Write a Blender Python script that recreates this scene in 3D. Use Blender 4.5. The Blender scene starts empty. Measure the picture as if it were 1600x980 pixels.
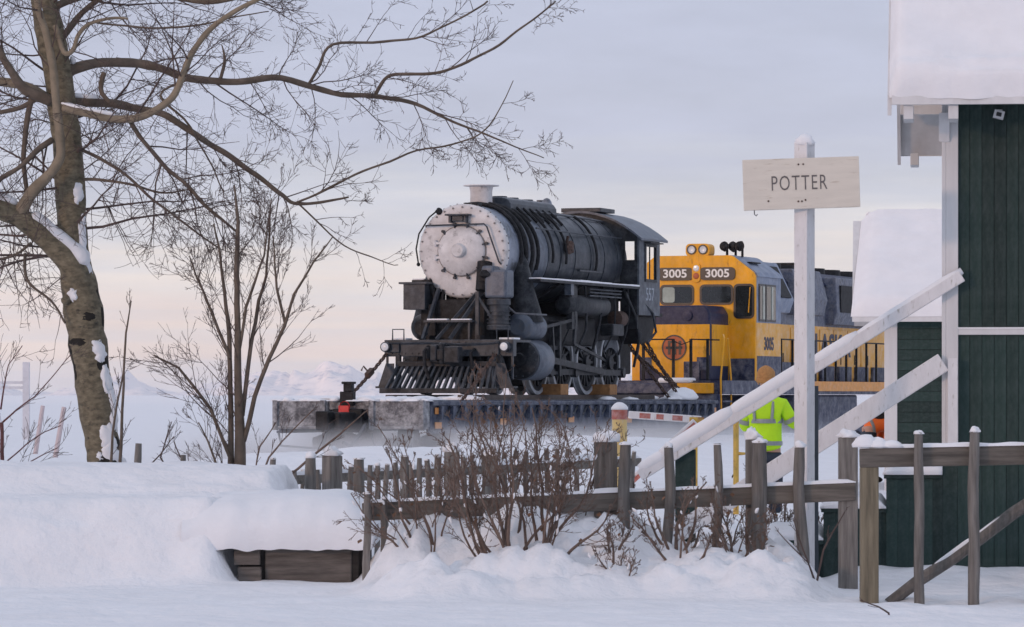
import bpy, bmesh, math, random
from mathutils import Vector, Matrix, noise
R = math.radians
SC = bpy.context.scene
COL = SC.collection
random.seed(7)
V = Vector

# ------------------------------------------------------------------ camera, world, sun, exposure
FPX = 6500.0                      # focal length in photo pixels (1600 wide): a long lens
HOR = 617.0                       # horizon row
EYE = 1.6
cam = bpy.data.cameras.new('camera')
cam.sensor_width = 36.0
cam.lens = 36.0 * FPX / 1600.0
cam.shift_y = (HOR - 490.0) / 1600.0
cam.clip_start = 0.5
cam.clip_end = 40000
camo = bpy.data.objects.new('camera', cam)
COL.objects.link(camo)
camo.location = (0, 0, EYE)
camo.rotation_euler = (R(90), 0, 0)
SC.camera = camo
cam.dof.use_dof = True
cam.dof.focus_distance = 60
cam.dof.aperture_fstop = 16

SUN_EL, SUN_AZ = R(7), R(222)     # azimuth clockwise from +Y: behind the camera, to the left
w = bpy.data.worlds.new('World')
SC.world = w
w.use_nodes = True
nt = w.node_tree
nt.nodes.clear()
def nn(tree, t, **k):
    n = tree.nodes.new(t)
    for a, b in k.items():
        setattr(n, a, b)
    return n
out = nn(nt, 'ShaderNodeOutputWorld')
bg = nn(nt, 'ShaderNodeBackground')
sky = nn(nt, 'ShaderNodeTexSky', sky_type='NISHITA')
sky.sun_disc = False
sky.sun_elevation = SUN_EL
sky.sun_rotation = SUN_AZ
sky.dust_density = 2.0
skyb = nn(nt, 'ShaderNodeVectorMath', operation='SCALE')
skyb.inputs['Scale'].default_value = 0.10
nt.links.new(sky.outputs[0], skyb.inputs[0])
tc = nn(nt, 'ShaderNodeTexCoord')
sep = nn(nt, 'ShaderNodeSeparateXYZ')
nt.links.new(tc.outputs['Generated'], sep.inputs[0])
# thin streaks of stratus: noise stretched along the horizon
mp = nn(nt, 'ShaderNodeMapping')
mp.inputs['Scale'].default_value = (5.0, 5.0, 70.0)
nt.links.new(tc.outputs['Generated'], mp.inputs[0])
no = nn(nt, 'ShaderNodeTexNoise')
no.inputs['Scale'].default_value = 1.6
no.inputs['Detail'].default_value = 5
no.inputs['Roughness'].default_value = 0.55
nt.links.new(mp.outputs[0], no.inputs['Vector'])
ma = nn(nt, 'ShaderNodeMath', operation='MULTIPLY_ADD')
ma.inputs[1].default_value = 0.044
ma.inputs[2].default_value = -0.022
nt.links.new(no.outputs[0], ma.inputs[0])
ad = nn(nt, 'ShaderNodeMath', operation='ADD')
nt.links.new(sep.outputs[2], ad.inputs[0])
nt.links.new(ma.outputs[0], ad.inputs[1])
ramp = nn(nt, 'ShaderNodeValToRGB')
nt.links.new(ad.outputs[0], ramp.inputs[0])
stops = [(0.0, (.74, .67, .70)), (.008, (.90, .73, .65)), (.016, (1.0, .81, .69)), (.027, (.95, .84, .76)), (.037, (.78, .75, .77)),
         (.049, (.60, .62, .72)), (.062, (.53, .56, .72)), (.095, (.51, .54, .71)), (.25, (.51, .55, .70)), (1.0, (.72, .76, .89))]
el = ramp.color_ramp.elements
el[0].position, el[0].color = stops[0][0], stops[0][1] + (1,)
el[1].position, el[1].color = stops[-1][0], stops[-1][1] + (1,)
for p, c in stops[1:-1]:
    e = el.new(p)
    e.color = c + (1,)
mx = nn(nt, 'ShaderNodeMix', data_type='RGBA')
mx.inputs['Factor'].default_value = 0.80     # thin high cloud over most of the sky
nt.links.new(skyb.outputs[0], mx.inputs['A'])
# peach undersides of the lowest cloud bars
mp2 = nn(nt, 'ShaderNodeMapping')
mp2.inputs['Scale'].default_value = (2.6, 2.6, 150.0)
mp2.inputs['Location'].default_value = (3.1, .7, .4)
nt.links.new(tc.outputs['Generated'], mp2.inputs[0])
no2 = nn(nt, 'ShaderNodeTexNoise')
no2.inputs['Scale'].default_value = 1.5
no2.inputs['Detail'].default_value = 4
nt.links.new(mp2.outputs[0], no2.inputs['Vector'])
br = nn(nt, 'ShaderNodeMapRange')
br.inputs['From Min'].default_value = .44
br.inputs['From Max'].default_value = .66
br.inputs['To Max'].default_value = .42
nt.links.new(no2.outputs[0], br.inputs[0])
lo_ = nn(nt, 'ShaderNodeMapRange')
lo_.inputs['From Min'].default_value = .012
lo_.inputs['From Max'].default_value = .075
lo_.inputs['To Min'].default_value = 1
lo_.inputs['To Max'].default_value = 0
nt.links.new(sep.outputs[2], lo_.inputs[0])
bm2 = nn(nt, 'ShaderNodeMath', operation='MULTIPLY')
nt.links.new(br.outputs[0], bm2.inputs[0])
nt.links.new(lo_.outputs[0], bm2.inputs[1])
pm_ = nn(nt, 'ShaderNodeMix', data_type='RGBA')
nt.links.new(bm2.outputs[0], pm_.inputs['Factor'])
nt.links.new(ramp.outputs[0], pm_.inputs['A'])
pm_.inputs['B'].default_value = (.66, .68, .76, 1)
mp3 = nn(nt, 'ShaderNodeMapping')
mp3.inputs['Scale'].default_value = (14, 14, 60)
nt.links.new(tc.outputs['Generated'], mp3.inputs[0])
no3 = nn(nt, 'ShaderNodeTexNoise')
no3.inputs['Scale'].default_value = 1.3
no3.inputs['Detail'].default_value = 6
no3.inputs['Roughness'].default_value = .6
nt.links.new(mp3.outputs[0], no3.inputs['Vector'])
r3_ = nn(nt, 'ShaderNodeMapRange')
r3_.inputs['From Min'].default_value = .3
r3_.inputs['From Max'].default_value = .7
r3_.inputs['To Min'].default_value = .93
r3_.inputs['To Max'].default_value = 1.07
nt.links.new(no3.outputs[0], r3_.inputs[0])
ms_ = nn(nt, 'ShaderNodeVectorMath', operation='SCALE')
nt.links.new(pm_.outputs['Result'], ms_.inputs[0])
nt.links.new(r3_.outputs[0], ms_.inputs['Scale'])
nt.links.new(ms_.outputs[0], mx.inputs['B'])
nt.links.new(mx.outputs['Result'], bg.inputs[0])
bg.inputs[1].default_value = 1.0
nt.links.new(bg.outputs[0], out.inputs[0])

sl = bpy.data.lights.new('sun', 'SUN')
sl.energy = 2.2
sl.angle = R(9.0)
sl.color = (1.0, .63, .43)
so = bpy.data.objects.new('sun', sl)
COL.objects.link(so)
sd = V((math.sin(SUN_AZ) * math.cos(SUN_EL), math.cos(SUN_AZ) * math.cos(SUN_EL), math.sin(SUN_EL)))
so.rotation_euler = sd.to_track_quat('Z', 'Y').to_euler()
so.location = (0, 0, 50)

SC.view_settings.view_transform = 'Standard'
SC.view_settings.look = 'None'
SC.view_settings.gamma = 1
SC.view_settings.exposure = 0.19
SC.view_settings.use_curve_mapping = False
SC.cycles.use_denoising = True
SC.cycles.max_bounces = 6
SC.cycles.diffuse_bounces = 3
SC.cycles.transparent_max_bounces = 6
SC.cycles.volume_bounces = 1

# ------------------------------------------------------------------ helpers
def P(px, py, D):
    return V(((px - 800) * D / FPX, D, EYE + (HOR - py) * D / FPX))

def sstep(a, b, x):
    t = max(0.0, min(1.0, (x - a) / (b - a)))
    return t * t * (3 - 2 * t)

def perp(d):
    d = d.normalized()
    u = d.cross(V((0, 0, 1)))
    if u.length < .05:
        u = d.cross(V((1, 0, 0)))
    u.normalize()
    return u, d.cross(u).normalized()

class MB:
    def __init__(s):
        s.v, s.f = [], []
    def add(s, vs, fs):
        b = len(s.v)
        s.v += [tuple(p) for p in vs]
        s.f += [tuple(i + b for i in f) for f in fs]
        return s
    def box(s, c, d, m=None):
        x, y, z = d[0] / 2, d[1] / 2, d[2] / 2
        vs = [V((i, j, k)) for i in (-x, x) for j in (-y, y) for k in (-z, z)]
        if m is not None:
            vs = [m @ p for p in vs]
        c = V(c)
        return s.add([p + c for p in vs], [(0, 1, 3, 2), (4, 6, 7, 5), (0, 4, 5, 1), (2, 3, 7, 6), (0, 2, 6, 4), (1, 5, 7, 3)])
    def b2(s, a, b):
        return s.box([(a[i] + b[i]) / 2 for i in range(3)], [abs(a[i] - b[i]) for i in range(3)])
    def beam(s, a, b, wd, ht):
        a, b = V(a), V(b)
        d = (b - a)
        u, v = perp(d)
        vs = [p + u * (i * wd / 2) + v * (j * ht / 2) for p in (a, b) for i, j in ((-1, -1), (1, -1), (1, 1), (-1, 1))]
        return s.add(vs, [(0, 1, 2, 3), (7, 6, 5, 4), (0, 4, 5, 1), (1, 5, 6, 2), (2, 6, 7, 3), (3, 7, 4, 0)])
    def tube(s, pts, rad, n=6, caps=True):
        pts = [V(p) for p in pts]
        if not hasattr(rad, '__len__'):
            rad = [rad] * len(pts)
        d = (pts[1] - pts[0]).normalized()
        u, v = perp(d)
        vs = []
        for i, p in enumerate(pts):
            nd = (pts[min(i + 1, len(pts) - 1)] - pts[max(i - 1, 0)])
            nd = nd.normalized() if nd.length > 1e-9 else d
            u = (u - nd * u.dot(nd))
            u = u.normalized() if u.length > 1e-6 else perp(nd)[0]
            v = nd.cross(u)
            for k in range(n):
                a = 2 * math.pi * k / n
                vs.append(p + (u * math.cos(a) + v * math.sin(a)) * rad[i])
        fs = []
        for i in range(len(pts) - 1):
            for k in range(n):
                a, b = i * n + k, i * n + (k + 1) % n
                fs.append((a, b, b + n, a + n))
        if caps:
            fs.append(tuple(range(n - 1, -1, -1)))
            fs.append(tuple((len(pts) - 1) * n + k for k in range(n)))
        return s.add(vs, fs)
    def cyl(s, a, b, r0, r1=None, n=16):
        return s.tube([a, b], [r0, r0 if r1 is None else r1], n)
    def lathe(s, prof, o, d, n=32):
        o, d = V(o), V(d).normalized()
        u, v = perp(d)
        vs, fs = [], []
        for r, t in prof:
            for k in range(n):
                a = 2 * math.pi * k / n
                vs.append(o + d * t + (u * math.cos(a) + v * math.sin(a)) * max(r, .0005))
        for i in range(len(prof) - 1):
            for k in range(n):
                a, b = i * n + k, i * n + (k + 1) % n
                fs.append((a, b, b + n, a + n))
        if prof[0] != prof[-1]:
            fs.append(tuple(range(n - 1, -1, -1)))
            fs.append(tuple((len(prof) - 1) * n + k for k in range(n)))
        return s.add(vs, fs)
    def prism(s, poly, o, u, v, w_):
        o, u, v, w_ = V(o), V(u), V(v), V(w_)
        n = len(poly)
        vs = [o + u * a + v * b for a, b in poly] + [o + u * a + v * b + w_ for a, b in poly]
        fs = [tuple(range(n - 1, -1, -1)), tuple(range(n, 2 * n))] + [(i, (i + 1) % n, (i + 1) % n + n, i + n) for i in range(n)]
        return s.add(vs, fs)
    def blob(s, c, r, seed=0, amp=.2, n=10, fr=1.6, flat=None):
        c = V(c)
        vs, fs = [], []
        m = n
        k2 = 2 * n
        for i in range(m + 1):
            th = math.pi * i / m
            for k in range(k2):
                ph = 2 * math.pi * k / k2
                d = V((math.sin(th) * math.cos(ph), math.sin(th) * math.sin(ph), math.cos(th)))
                q = 1 + amp * noise.noise(d * fr + V((seed * 7.3, seed * 3.1, seed)))+ .4 * amp * noise.noise(d * fr * 2.7 + V((seed, 5, seed * 2.1)))
                p = V((d.x * r[0], d.y * r[1], d.z * r[2])) * q
                if flat is not None and p.z < flat:
                    p.z = flat
                vs.append(c + p)
        for i in range(m):
            for k in range(k2):
                a, b = i * k2 + k, i * k2 + (k + 1) % k2
                fs.append((a, b, b + k2, a + k2))
        return s.add(vs, fs)
    def mesh(s, name):
        me = bpy.data.meshes.new(name)
        me.from_pydata(s.v, [], s.f)
        bm = bmesh.new()
        bm.from_mesh(me)
        bmesh.ops.recalc_face_normals(bm, faces=bm.faces)
        bm.to_mesh(me)
        bm.free()
        return me
    def build(s, name, mat, parent=None, smooth=False, bev=0, loc=None, rz=None):
        return mkobj(name, s.mesh(name), mat, parent, smooth, bev, loc, rz)

def mkobj(name, me, mat, parent=None, smooth=False, bev=0, loc=None, rz=None):
    o = bpy.data.objects.new(name, me)
    COL.objects.link(o)
    if mat is not None and not me.materials:
        me.materials.append(mat)
    if smooth:
        me.polygons.foreach_set('use_smooth', [True] * len(me.polygons))
        if smooth != 2:
            try:
                me.set_sharp_from_angle(angle=R(40))
            except Exception:
                pass
    if parent is not None:
        o.parent = parent
    if loc is not None:
        o.location = loc
    if rz is not None:
        o.rotation_euler = (0, 0, rz) if not hasattr(rz, '__len__') else rz
    if bev:
        md = o.modifiers.new('bevel', 'BEVEL')
        md.width = bev
        md.segments = 2
        md.limit_method = 'ANGLE'
    return o

def tag(o, label=None, cat=None, group=None, kind=None):
    if label: o['label'] = label
    if cat: o['category'] = cat
    if group: o['group'] = group
    if kind: o['kind'] = kind
    return o

def thing(name, label, cat, loc=(0, 0, 0), rz=0, group=None):
    o = bpy.data.objects.new(name, None)
    COL.objects.link(o)
    o.location = loc
    o.rotation_euler = (0, 0, rz)
    o.empty_display_size = .2
    return tag(o, label, cat, group)

def text(name, s, size, mat, parent, loc, rot, ext=.004, sx=1.0, bold=0.0, space=1.0):
    cu = bpy.data.curves.new(name, 'FONT')
    cu.body = s
    cu.size = size
    cu.extrude = ext
    cu.offset = bold
    cu.align_x = 'CENTER'
    cu.align_y = 'CENTER'
    cu.resolution_u = 3
    cu.space_character = space
    to = bpy.data.objects.new(name, cu)
    COL.objects.link(to)
    bpy.context.view_layer.update()
    dg = bpy.context.evaluated_depsgraph_get()
    me = bpy.data.meshes.new_from_object(to.evaluated_get(dg))
    bpy.data.objects.remove(to)
    for vtx in me.vertices:
        vtx.co.x *= sx
    me.materials.clear()
    o = mkobj(name, me, mat, parent)
    o.location = loc
    o.rotation_euler = rot
    return o

MATS = {}
def mat(name, col, rough=.6, metal=0., var=.15, scale=6., stretch=(1, 1, 1), bump=0., bscale=30., dust=0., dustcol=(.78, .8, .84),
        dscale=9., spot=None, spotamt=.0, spotscale=5., rnd=0., spec=.5, top=0.):
    m = bpy.data.materials.new(name)
    m.use_nodes = True
    t = m.node_tree
    b = t.nodes['Principled BSDF']
    L = t.links.new
    b.inputs['Roughness'].default_value = rough
    b.inputs['Metallic'].default_value = metal
    b.inputs['Specular IOR Level'].default_value = spec
    co = nn(t, 'ShaderNodeTexCoord')
    mpp = nn(t, 'ShaderNodeMapping')
    mpp.inputs['Scale'].default_value = stretch
    L(co.outputs['Object'], mpp.inputs[0])
    n1 = nn(t, 'ShaderNodeTexNoise')
    n1.inputs['Scale'].default_value = scale
    n1.inputs['Detail'].default_value = 6
    n1.inputs['Roughness'].default_value = .62
    L(mpp.outputs[0], n1.inputs['Vector'])
    cr = nn(t, 'ShaderNodeValToRGB')
    e = cr.color_ramp.elements
    e[0].position, e[1].position = .28, .72
    e[0].color = tuple(max(0, c * (1 - var)) for c in col) + (1,)
    e[1].color = tuple(min(1, c * (1 + var)) for c in col) + (1,)
    L(n1.outputs[0], cr.inputs[0])
    cur = cr.outputs[0]
    if rnd:
        oi = nn(t, 'ShaderNodeObjectInfo')
        hs = nn(t, 'ShaderNodeHueSaturation')
        mr = nn(t, 'ShaderNodeMapRange')
        mr.inputs['To Min'].default_value = 1 - rnd
        mr.inputs['To Max'].default_value = 1 + rnd
        L(oi.outputs['Random'], mr.inputs[0])
        L(mr.outputs[0], hs.inputs['Value'])
        L(cur, hs.inputs['Color'])
        cur = hs.outputs[0]
    if spot:
        n3 = nn(t, 'ShaderNodeTexNoise')
        n3.inputs['Scale'].default_value = spotscale
        n3.inputs['Detail'].default_value = 7
        n3.inputs['Roughness'].default_value = .7
        L(mpp.outputs[0], n3.inputs['Vector'])
        r3 = nn(t, 'ShaderNodeMapRange')
        r3.inputs['From Min'].default_value = .62 - .25 * spotamt
        r3.inputs['From Max'].default_value = .74 - .2 * spotamt
        L(n3.outputs[0], r3.inputs[0])
        mm = nn(t, 'ShaderNodeMix', data_type='RGBA')
        L(r3.outputs[0], mm.inputs['Factor'])
        L(cur, mm.inputs['A'])
        mm.inputs['B'].default_value = tuple(spot) + (1,)
        cur = mm.outputs['Result']
    if dust or top:
        ge = nn(t, 'ShaderNodeNewGeometry')
        sx = nn(t, 'ShaderNodeSeparateXYZ')
        L(ge.outputs['Normal'], sx.inputs[0])
        n2 = nn(t, 'ShaderNodeTexNoise')
        n2.inputs['Scale'].default_value = dscale
        n2.inputs['Detail'].default_value = 8
        n2.inputs['Roughness'].default_value = .75
        L(co.outputs['Object'], n2.inputs['Vector'])
        r2 = nn(t, 'ShaderNodeMapRange')
        r2.inputs['From Min'].default_value = .42
        r2.inputs['From Max'].default_value = .75
        r2.inputs['To Max'].default_value = dust
        L(n2.outputs[0], r2.inputs[0])
        up = nn(t, 'ShaderNodeMapRange')
        up.inputs['From Min'].default_value = .45
        up.inputs['From Max'].default_value = .95
        up.inputs['To Max'].default_value = top
        L(sx.outputs[2], up.inputs[0])
        mu = nn(t, 'ShaderNodeMath', operation='MULTIPLY')
        L(up.outputs[0], mu.inputs[0])
        r4 = nn(t, 'ShaderNodeMapRange')
        r4.inputs['From Min'].default_value = .35
        r4.inputs['From Max'].default_value = .55
        L(n2.outputs[0], r4.inputs[0])
        L(r4.outputs[0], mu.inputs[1])
        a2 = nn(t, 'ShaderNodeMath', operation='MAXIMUM')
        L(mu.outputs[0], a2.inputs[0])
        L(r2.outputs[0], a2.inputs[1])
        mm = nn(t, 'ShaderNodeMix', data_type='RGBA')
        L(a2.outputs[0], mm.inputs['Factor'])
        L(cur, mm.inputs['A'])
        mm.inputs['B'].default_value = tuple(dustcol) + (1,)
        cur = mm.outputs['Result']
    L(cur, b.inputs['Base Color'])
    if bump:
        nb = nn(t, 'ShaderNodeTexNoise')
        nb.inputs['Scale'].default_value = bscale
        nb.inputs['Detail'].default_value = 6
        L(mpp.outputs[0], nb.inputs['Vector'])
        bp = nn(t, 'ShaderNodeBump')
        bp.inputs['Strength'].default_value = min(1, bump * 10)
        bp.inputs['Distance'].default_value = bump
        L(nb.outputs[0], bp.inputs['Height'])
        L(bp.outputs[0], b.inputs['Normal'])
    MATS[name] = m
    return m

SNOW = mat('snow', (.84, .85, .88), rough=.75, var=.04, scale=3, bump=.03, bscale=12, spec=.25)
SNOWF = mat('snow_field', (.84, .85, .88), rough=.75, var=.05, scale=1.6, bump=.06, bscale=7, spec=.25)
WOOD = mat('weathered_wood', (.165, .153, .142), rough=.85, var=.5, scale=9, stretch=(3, 3, .25), bump=.012, bscale=30, rnd=.2)
WOODH = mat('weathered_rail', (.148, .132, .116), rough=.85, var=.5, scale=9, stretch=(.25, 3, 3), bump=.012, bscale=30, rnd=.15)
WOODY = mat('greenish_post', (.175, .15, .105), rough=.85, var=.45, scale=9, stretch=(3, 3, .25), bump=.012, bscale=30)
TIMB = mat('old_timber', (.125, .11, .10), rough=.9, var=.6, scale=7, stretch=(.3, 2, 2.6), bump=.02, bscale=18, rnd=.2)
TIMBD = mat('shaded_timber_and_soil', (.03, .027, .026), rough=.9, var=.4, scale=7, stretch=(.3, 2, 2.6), bump=.02, bscale=18)  # shade of the bed's right side put into the colour; also soil
WHITE = mat('white_paint', (.72, .715, .73), rough=.6, var=.10, scale=5, stretch=(2, 2, .6), bump=.006, bscale=40, spot=(.42, .40, .37), spotamt=.2, spotscale=16)
TRIM = mat('trim_paint', (.66, .66, .67), rough=.6, var=.08, scale=5, stretch=(2, 2, .4), bump=.004, bscale=40)
GREEN = mat('green_siding', (.0165, .038, .034), rough=.62, var=.22, scale=2, stretch=(5, 5, .15), bump=.0012, bscale=20, rnd=.30, dust=.04, dscale=16, spec=.3)
CREAM = mat('cream_board', (.68, .635, .56), rough=.7, var=.07, scale=5, stretch=(.6, 1, 4), bump=.003, bscale=40, spot=(.45, .38, .3), spotamt=.12, spotscale=9)
LETT = mat('stencil_grey', (.13, .12, .12), rough=.8, var=.3, scale=30)
BARK = mat('tree_bark', (.165, .14, .095), rough=.9, var=.6, scale=9, stretch=(1.3, 1.3, 2.4), bump=.03, bscale=26, spot=(.05, .045, .035), spotamt=.25, spotscale=7)
BRANCH = mat('branch_bark', (.135, .105, .082), rough=.9, var=.4, scale=6, bump=.006, bscale=30)
BRANCHL = mat('pale_branch_bark', (.24, .195, .14), rough=.9, var=.35, scale=5, bump=.006, bscale=30, spot=(.12, .1, .08), spotamt=.2)
TWIG = mat('twig_bark', (.095, .068, .062), rough=.9, var=.35, scale=8)
SHRUB = mat('shrub_bark', (.145, .102, .083), rough=.9, var=.45, scale=9)
SHRUBR = mat('red_stem_bark', (.13, .055, .055), rough=.9, var=.35, scale=9)
LEAFD = mat('dry_leaf', (.16, .085, .05), rough=.9, var=.5, scale=20)
SBLK = mat('engine_black', (.011, .0135, .0185), rough=.5, var=.45, scale=4, dust=.08, dscale=6, bump=.004, bscale=20, top=.18, spec=.22)
SGRY = mat('engine_grey', (.026, .033, .044), rough=.42, var=.4, scale=3, dust=.10, dscale=5, bump=.004, bscale=16, top=.2, spec=.22)
SBLUE = mat('jacket_bluegrey', (.085, .105, .140), rough=.38, var=.3, scale=3, dust=.12, dscale=6, spot=(.05, .055, .065), spotamt=.35, spotscale=3, spec=.22)
GRAPH = mat('smokebox_graphite', (.20, .23, .29), rough=.42, var=.3, scale=3, spot=(.05, .055, .065), spotamt=.5, spotscale=2.5)
BOLT = mat('weathered_bolt', (.20, .19, .19), rough=.6, var=.5, scale=6)
CABS = mat('cab_grey', (.055, .068, .088), rough=.45, var=.3, scale=3, dust=.14, dscale=6, spec=.25)
SILV = mat('silver_front', (.60, .585, .59), rough=.6, var=.2, scale=4, spot=(.30, .29, .29), spotamt=.22, spotscale=5, bump=.006, bscale=14)
STEEL = mat('worn_steel', (.10, .105, .12), rough=.45, metal=.4, var=.35, scale=8)
DARK = mat('dark_fitting', (.008, .008, .010), rough=.6, var=.3, scale=8, dust=.04, spec=.22)
RUST = mat('rusty_chain', (.07, .04, .03), rough=.8, var=.5, scale=20)
WBLK = mat('orange_wood', (.30, .15, .055), rough=.8, var=.4, scale=10)
LENS = mat('lamp_lens', (.72, .74, .76), rough=.2, var=.08)
FBLUE = mat('flatcar_blue', (.027, .040, .078), rough=.55, var=.4, scale=3, dust=.22, dscale=3.2, top=.6, spec=.22)
FSNOW = mat('flatcar_end_frosted', (.095, .097, .11), rough=.7, var=.5, scale=3, stretch=(.6, 1, 3), dust=.7, dscale=5.5, top=.9, bump=.01, bscale=12)
REFO = mat('orange_reflector', (.55, .23, .06), rough=.4, var=.1)
REFR = mat('red_reflector', (.62, .02, .03), rough=.45, var=.1)
RAIL = mat('rail_steel', (.11, .09, .08), rough=.6, metal=.3, var=.3, top=.5)
DYEL = mat('diesel_yellow', (.80, .365, .010), rough=.42, var=.16, scale=2.5, spot=(.42, .17, .02), spotamt=.12, spotscale=4, stretch=(2.2, 2.2, .7), dust=.09, dscale=7, top=.2, spec=.22)
DYELF = mat('diesel_yellow_frosted', (.80, .38, .018), rough=.5, var=.12, scale=2.5, dust=.40, dscale=4.5)
DGRYF = mat('diesel_grey_frosted', (.085, .10, .15), rough=.55, var=.25, scale=4, dust=.42, dscale=9.0, dustcol=(.55, .53, .51), spot=(.02, .022, .03), spotamt=.3, spotscale=7)
DBLU = mat('diesel_blue', (.014, .02, .06), rough=.42, var=.25, scale=3, dust=.06, dscale=8, spec=.22)
DBLUF = mat('diesel_blue_frosted', (.022, .030, .072), rough=.5, var=.25, scale=3, dust=.28, dscale=4.5, spec=.22)
DROOF = mat('diesel_roof_panel', (.17, .21, .30), rough=.5, var=.2, scale=3, dust=.3, dscale=4)
GLASS = mat('dark_glass', (.018, .022, .024), rough=.06, var=.3, spec=.8)
GLASSL = mat('pale_glass', (.30, .36, .33), rough=.15, var=.4, scale=3)
NBLK = mat('board_black', (.012, .012, .014), rough=.4, var=.1)
NWHT = mat('board_white', (.80, .79, .76), rough=.5, var=.05)
LOGO = mat('emblem_red', (.45, .10, .03), rough=.5, var=.15)
BYEL = mat('bollard_yellow', (.70, .52, .22), rough=.6, var=.12, scale=3, stretch=(2, 2, .5), spot=(.62, .55, .42), spotamt=.3)
BRED = mat('barrier_red', (.40, .11, .08), rough=.6, var=.25, dust=.35, dscale=14)
GYEL = mat('gate_yellow', (.62, .40, .08), rough=.6, var=.2, spot=(.25, .12, .06), spotamt=.3)
HIVIS = mat('hivis_yellow', (.50, .86, .012), rough=.75, var=.10, scale=6, bump=.02, bscale=9)
HIVO = mat('hivis_orange', (.85, .16, .02), rough=.7, var=.1)
BAND = mat('reflective_band', (.27, .30, .31), rough=.4, var=.1)
TROU = mat('dark_trousers', (.025, .035, .055), rough=.85, var=.3)
SKIN = mat('skin', (.46, .27, .2), rough=.6, var=.05)
HAT = mat('tan_beanie', (.42, .21, .075), rough=.9, var=.2, scale=30, bump=.01, bscale=40)
BLKC = mat('black_cloth', (.012, .012, .014), rough=.9, var=.3)
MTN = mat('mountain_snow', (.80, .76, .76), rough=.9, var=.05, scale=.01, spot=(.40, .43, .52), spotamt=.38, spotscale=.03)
PALE = mat('haze_paled_pole', (.60, .61, .66), rough=.8, var=.1)  # distance haze put into the mast's colour
PALER = mat('pale_rose_pole', (.55, .48, .50), rough=.8, var=.1)

# ------------------------------------------------------------------ the ground
HEAD = R(19.6)
U = V((math.sin(HEAD), math.cos(HEAD), 0))
N = V((math.cos(HEAD), -math.sin(HEAD), 0))
O = V((-.99, 83, 0))
def nz(x, y, s, k=0):
    return noise.noise(V((x * s, y * s, k * 11.7)))

def bermshape(x, y):
    # the long drift in front of the trees
    e_ = sstep(35.3, 36.0, y)
    fx = 1 - sstep(-2.62 + .50 * e_, -2.30 + .50 * e_, x + .10 * nz(x, y, 1.6, 4) + .06 * nz(x, y, 6.0, 14))
    prof = .70 * sstep(34.7, 35.5, y + .16 * nz(x, y, .9, 5) + .06 * nz(x, y, 3, 15)) + .26 * sstep(36.5, 37.6, y + .15 * nz(x, y, .7, 6))
    prof += (.045 * noise.noise(V((x * .8, y * 5.5, 3))) + .03 * nz(x, y, 2.2, 16) + .02 * nz(x, y, 8, 17) * sstep(-3.4, -2.4, x)) * sstep(34.6, 35.0, y) * (1 - .6 * sstep(36.5, 37.2, y))
    back = 1 - .75 * sstep(38.6, 40.5, y)
    return fx * prof * back

def ground(x, y):
    z = .12 * sstep(41, 50, y) * (1 - sstep(90, 120, y))
    r = math.hypot(x, y)
    if 40 < y < 150 and abs(x) < 60:
        dx, dy = x - O.x, y - O.y
        n_ = dx * N.x + dy * N.y
        l_ = dx * U.x + dy * U.y
        z += (.60 + .16 * nz(l_, n_, .45, 51) + .07 * nz(l_, n_, 1.6, 52)) * sstep(1.9, 2.9, n_) * (1 - .75 * sstep(4.2, 8.5, n_)) * (1 - sstep(14, 17, l_)) * sstep(-26, -16, l_)
    z += .035 * nz(x, y, .35, 1) * sstep(20, 26, r)
    if 24 < y < 46 and abs(x) < 9:
        z += .030 * noise.noise(V((x * .7, y * 1.7, 3.1))) + .022 * noise.noise(V((x * 2.2, y * 3.4, 8.1))) + .010 * abs(noise.noise(V((x * 5, y * 8, 2.1))))
        z += bermshape(x, y)
        fx = sstep(-1.35, -.95, x + .1 * nz(x, y, 2.0, 10)) * (1 - sstep(2.2, 2.7, x))
        fy = sstep(32.1, 33.0, y + .45 * nz(x, 0, 1.3, 9)) * (1 - .5 * sstep(35.0, 36.5, y))
        m = fx * fy
        if m > .001:
            h = .22 + .05 * math.sin(x * 2.1 + .6)
            h += sstep(33.0, 34.2, y) * (.30 * sstep(-1.3, -.7, x) * (1 - sstep(.6, 1.3, x)) + .10)
            w1, w2 = .25 * nz(x, y, 1.7, 17), .25 * nz(x, y, 1.7, 18)
            d1 = noise.voronoi(V(((x + w1) * 2.0, (y + w2) * 1.6, 1.5)))[0][0]
            d2 = noise.voronoi(V(((x + w2) * 4.6, (y + w1) * 4.0, 7.5)))[0][0]
            lump = .19 * (1 - min(1, d1 * d1 * 1.5)) + .13 * (1 - min(1, d2 * d2 * 1.9)) * (.4 + .6 * abs(nz(x, y, 1.2, 24)) * 2) + .06 * nz(x, y, 10.0, 14) + .03 * nz(x, y, 22.0, 15) - .10
            z += m * (h + lump)
        # banked snow against the porch skirting
        z += .10 * sstep(34.6, 36.0, y) * sstep(2.6, 3.2, x) + .05 * nz(x, y, 2.2, 20) * sstep(2.3, 2.9, x)
    return z

def axis(dense0, dense1, step, lo, hi, growth=1.25, s2=None):
    a = []
    x = dense0
    while x <= dense1:
        a.append(x); x += step
    st = s2 or step
    x = a[-1]
    while x < hi:
        st *= growth
        x += st
        a.append(min(x, hi))
    st = step
    x = dense0
    pre = []
    while x > lo:
        st *= growth
        x -= st
        pre.append(max(x, lo))
    return pre[::-1] + a
xs = axis(-6.2, 6.2, .05, -11000, 11000, 1.28)
ys = axis(28.0, 39.0, .05, -2500, 11000, 1.06)
gm = MB()
nx = len(xs)
for yy in ys:
    for xx in xs:
        gm.v.append((xx, yy, ground(xx, yy)))
for j in range(len(ys) - 1):
    for i in range(nx - 1):
        a = j * nx + i
        gm.f.append((a, a + 1, a + 1 + nx, a + nx))
g = gm.build('snow_ground', SNOWF, smooth=2)
tag(g, kind='structure')

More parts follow.
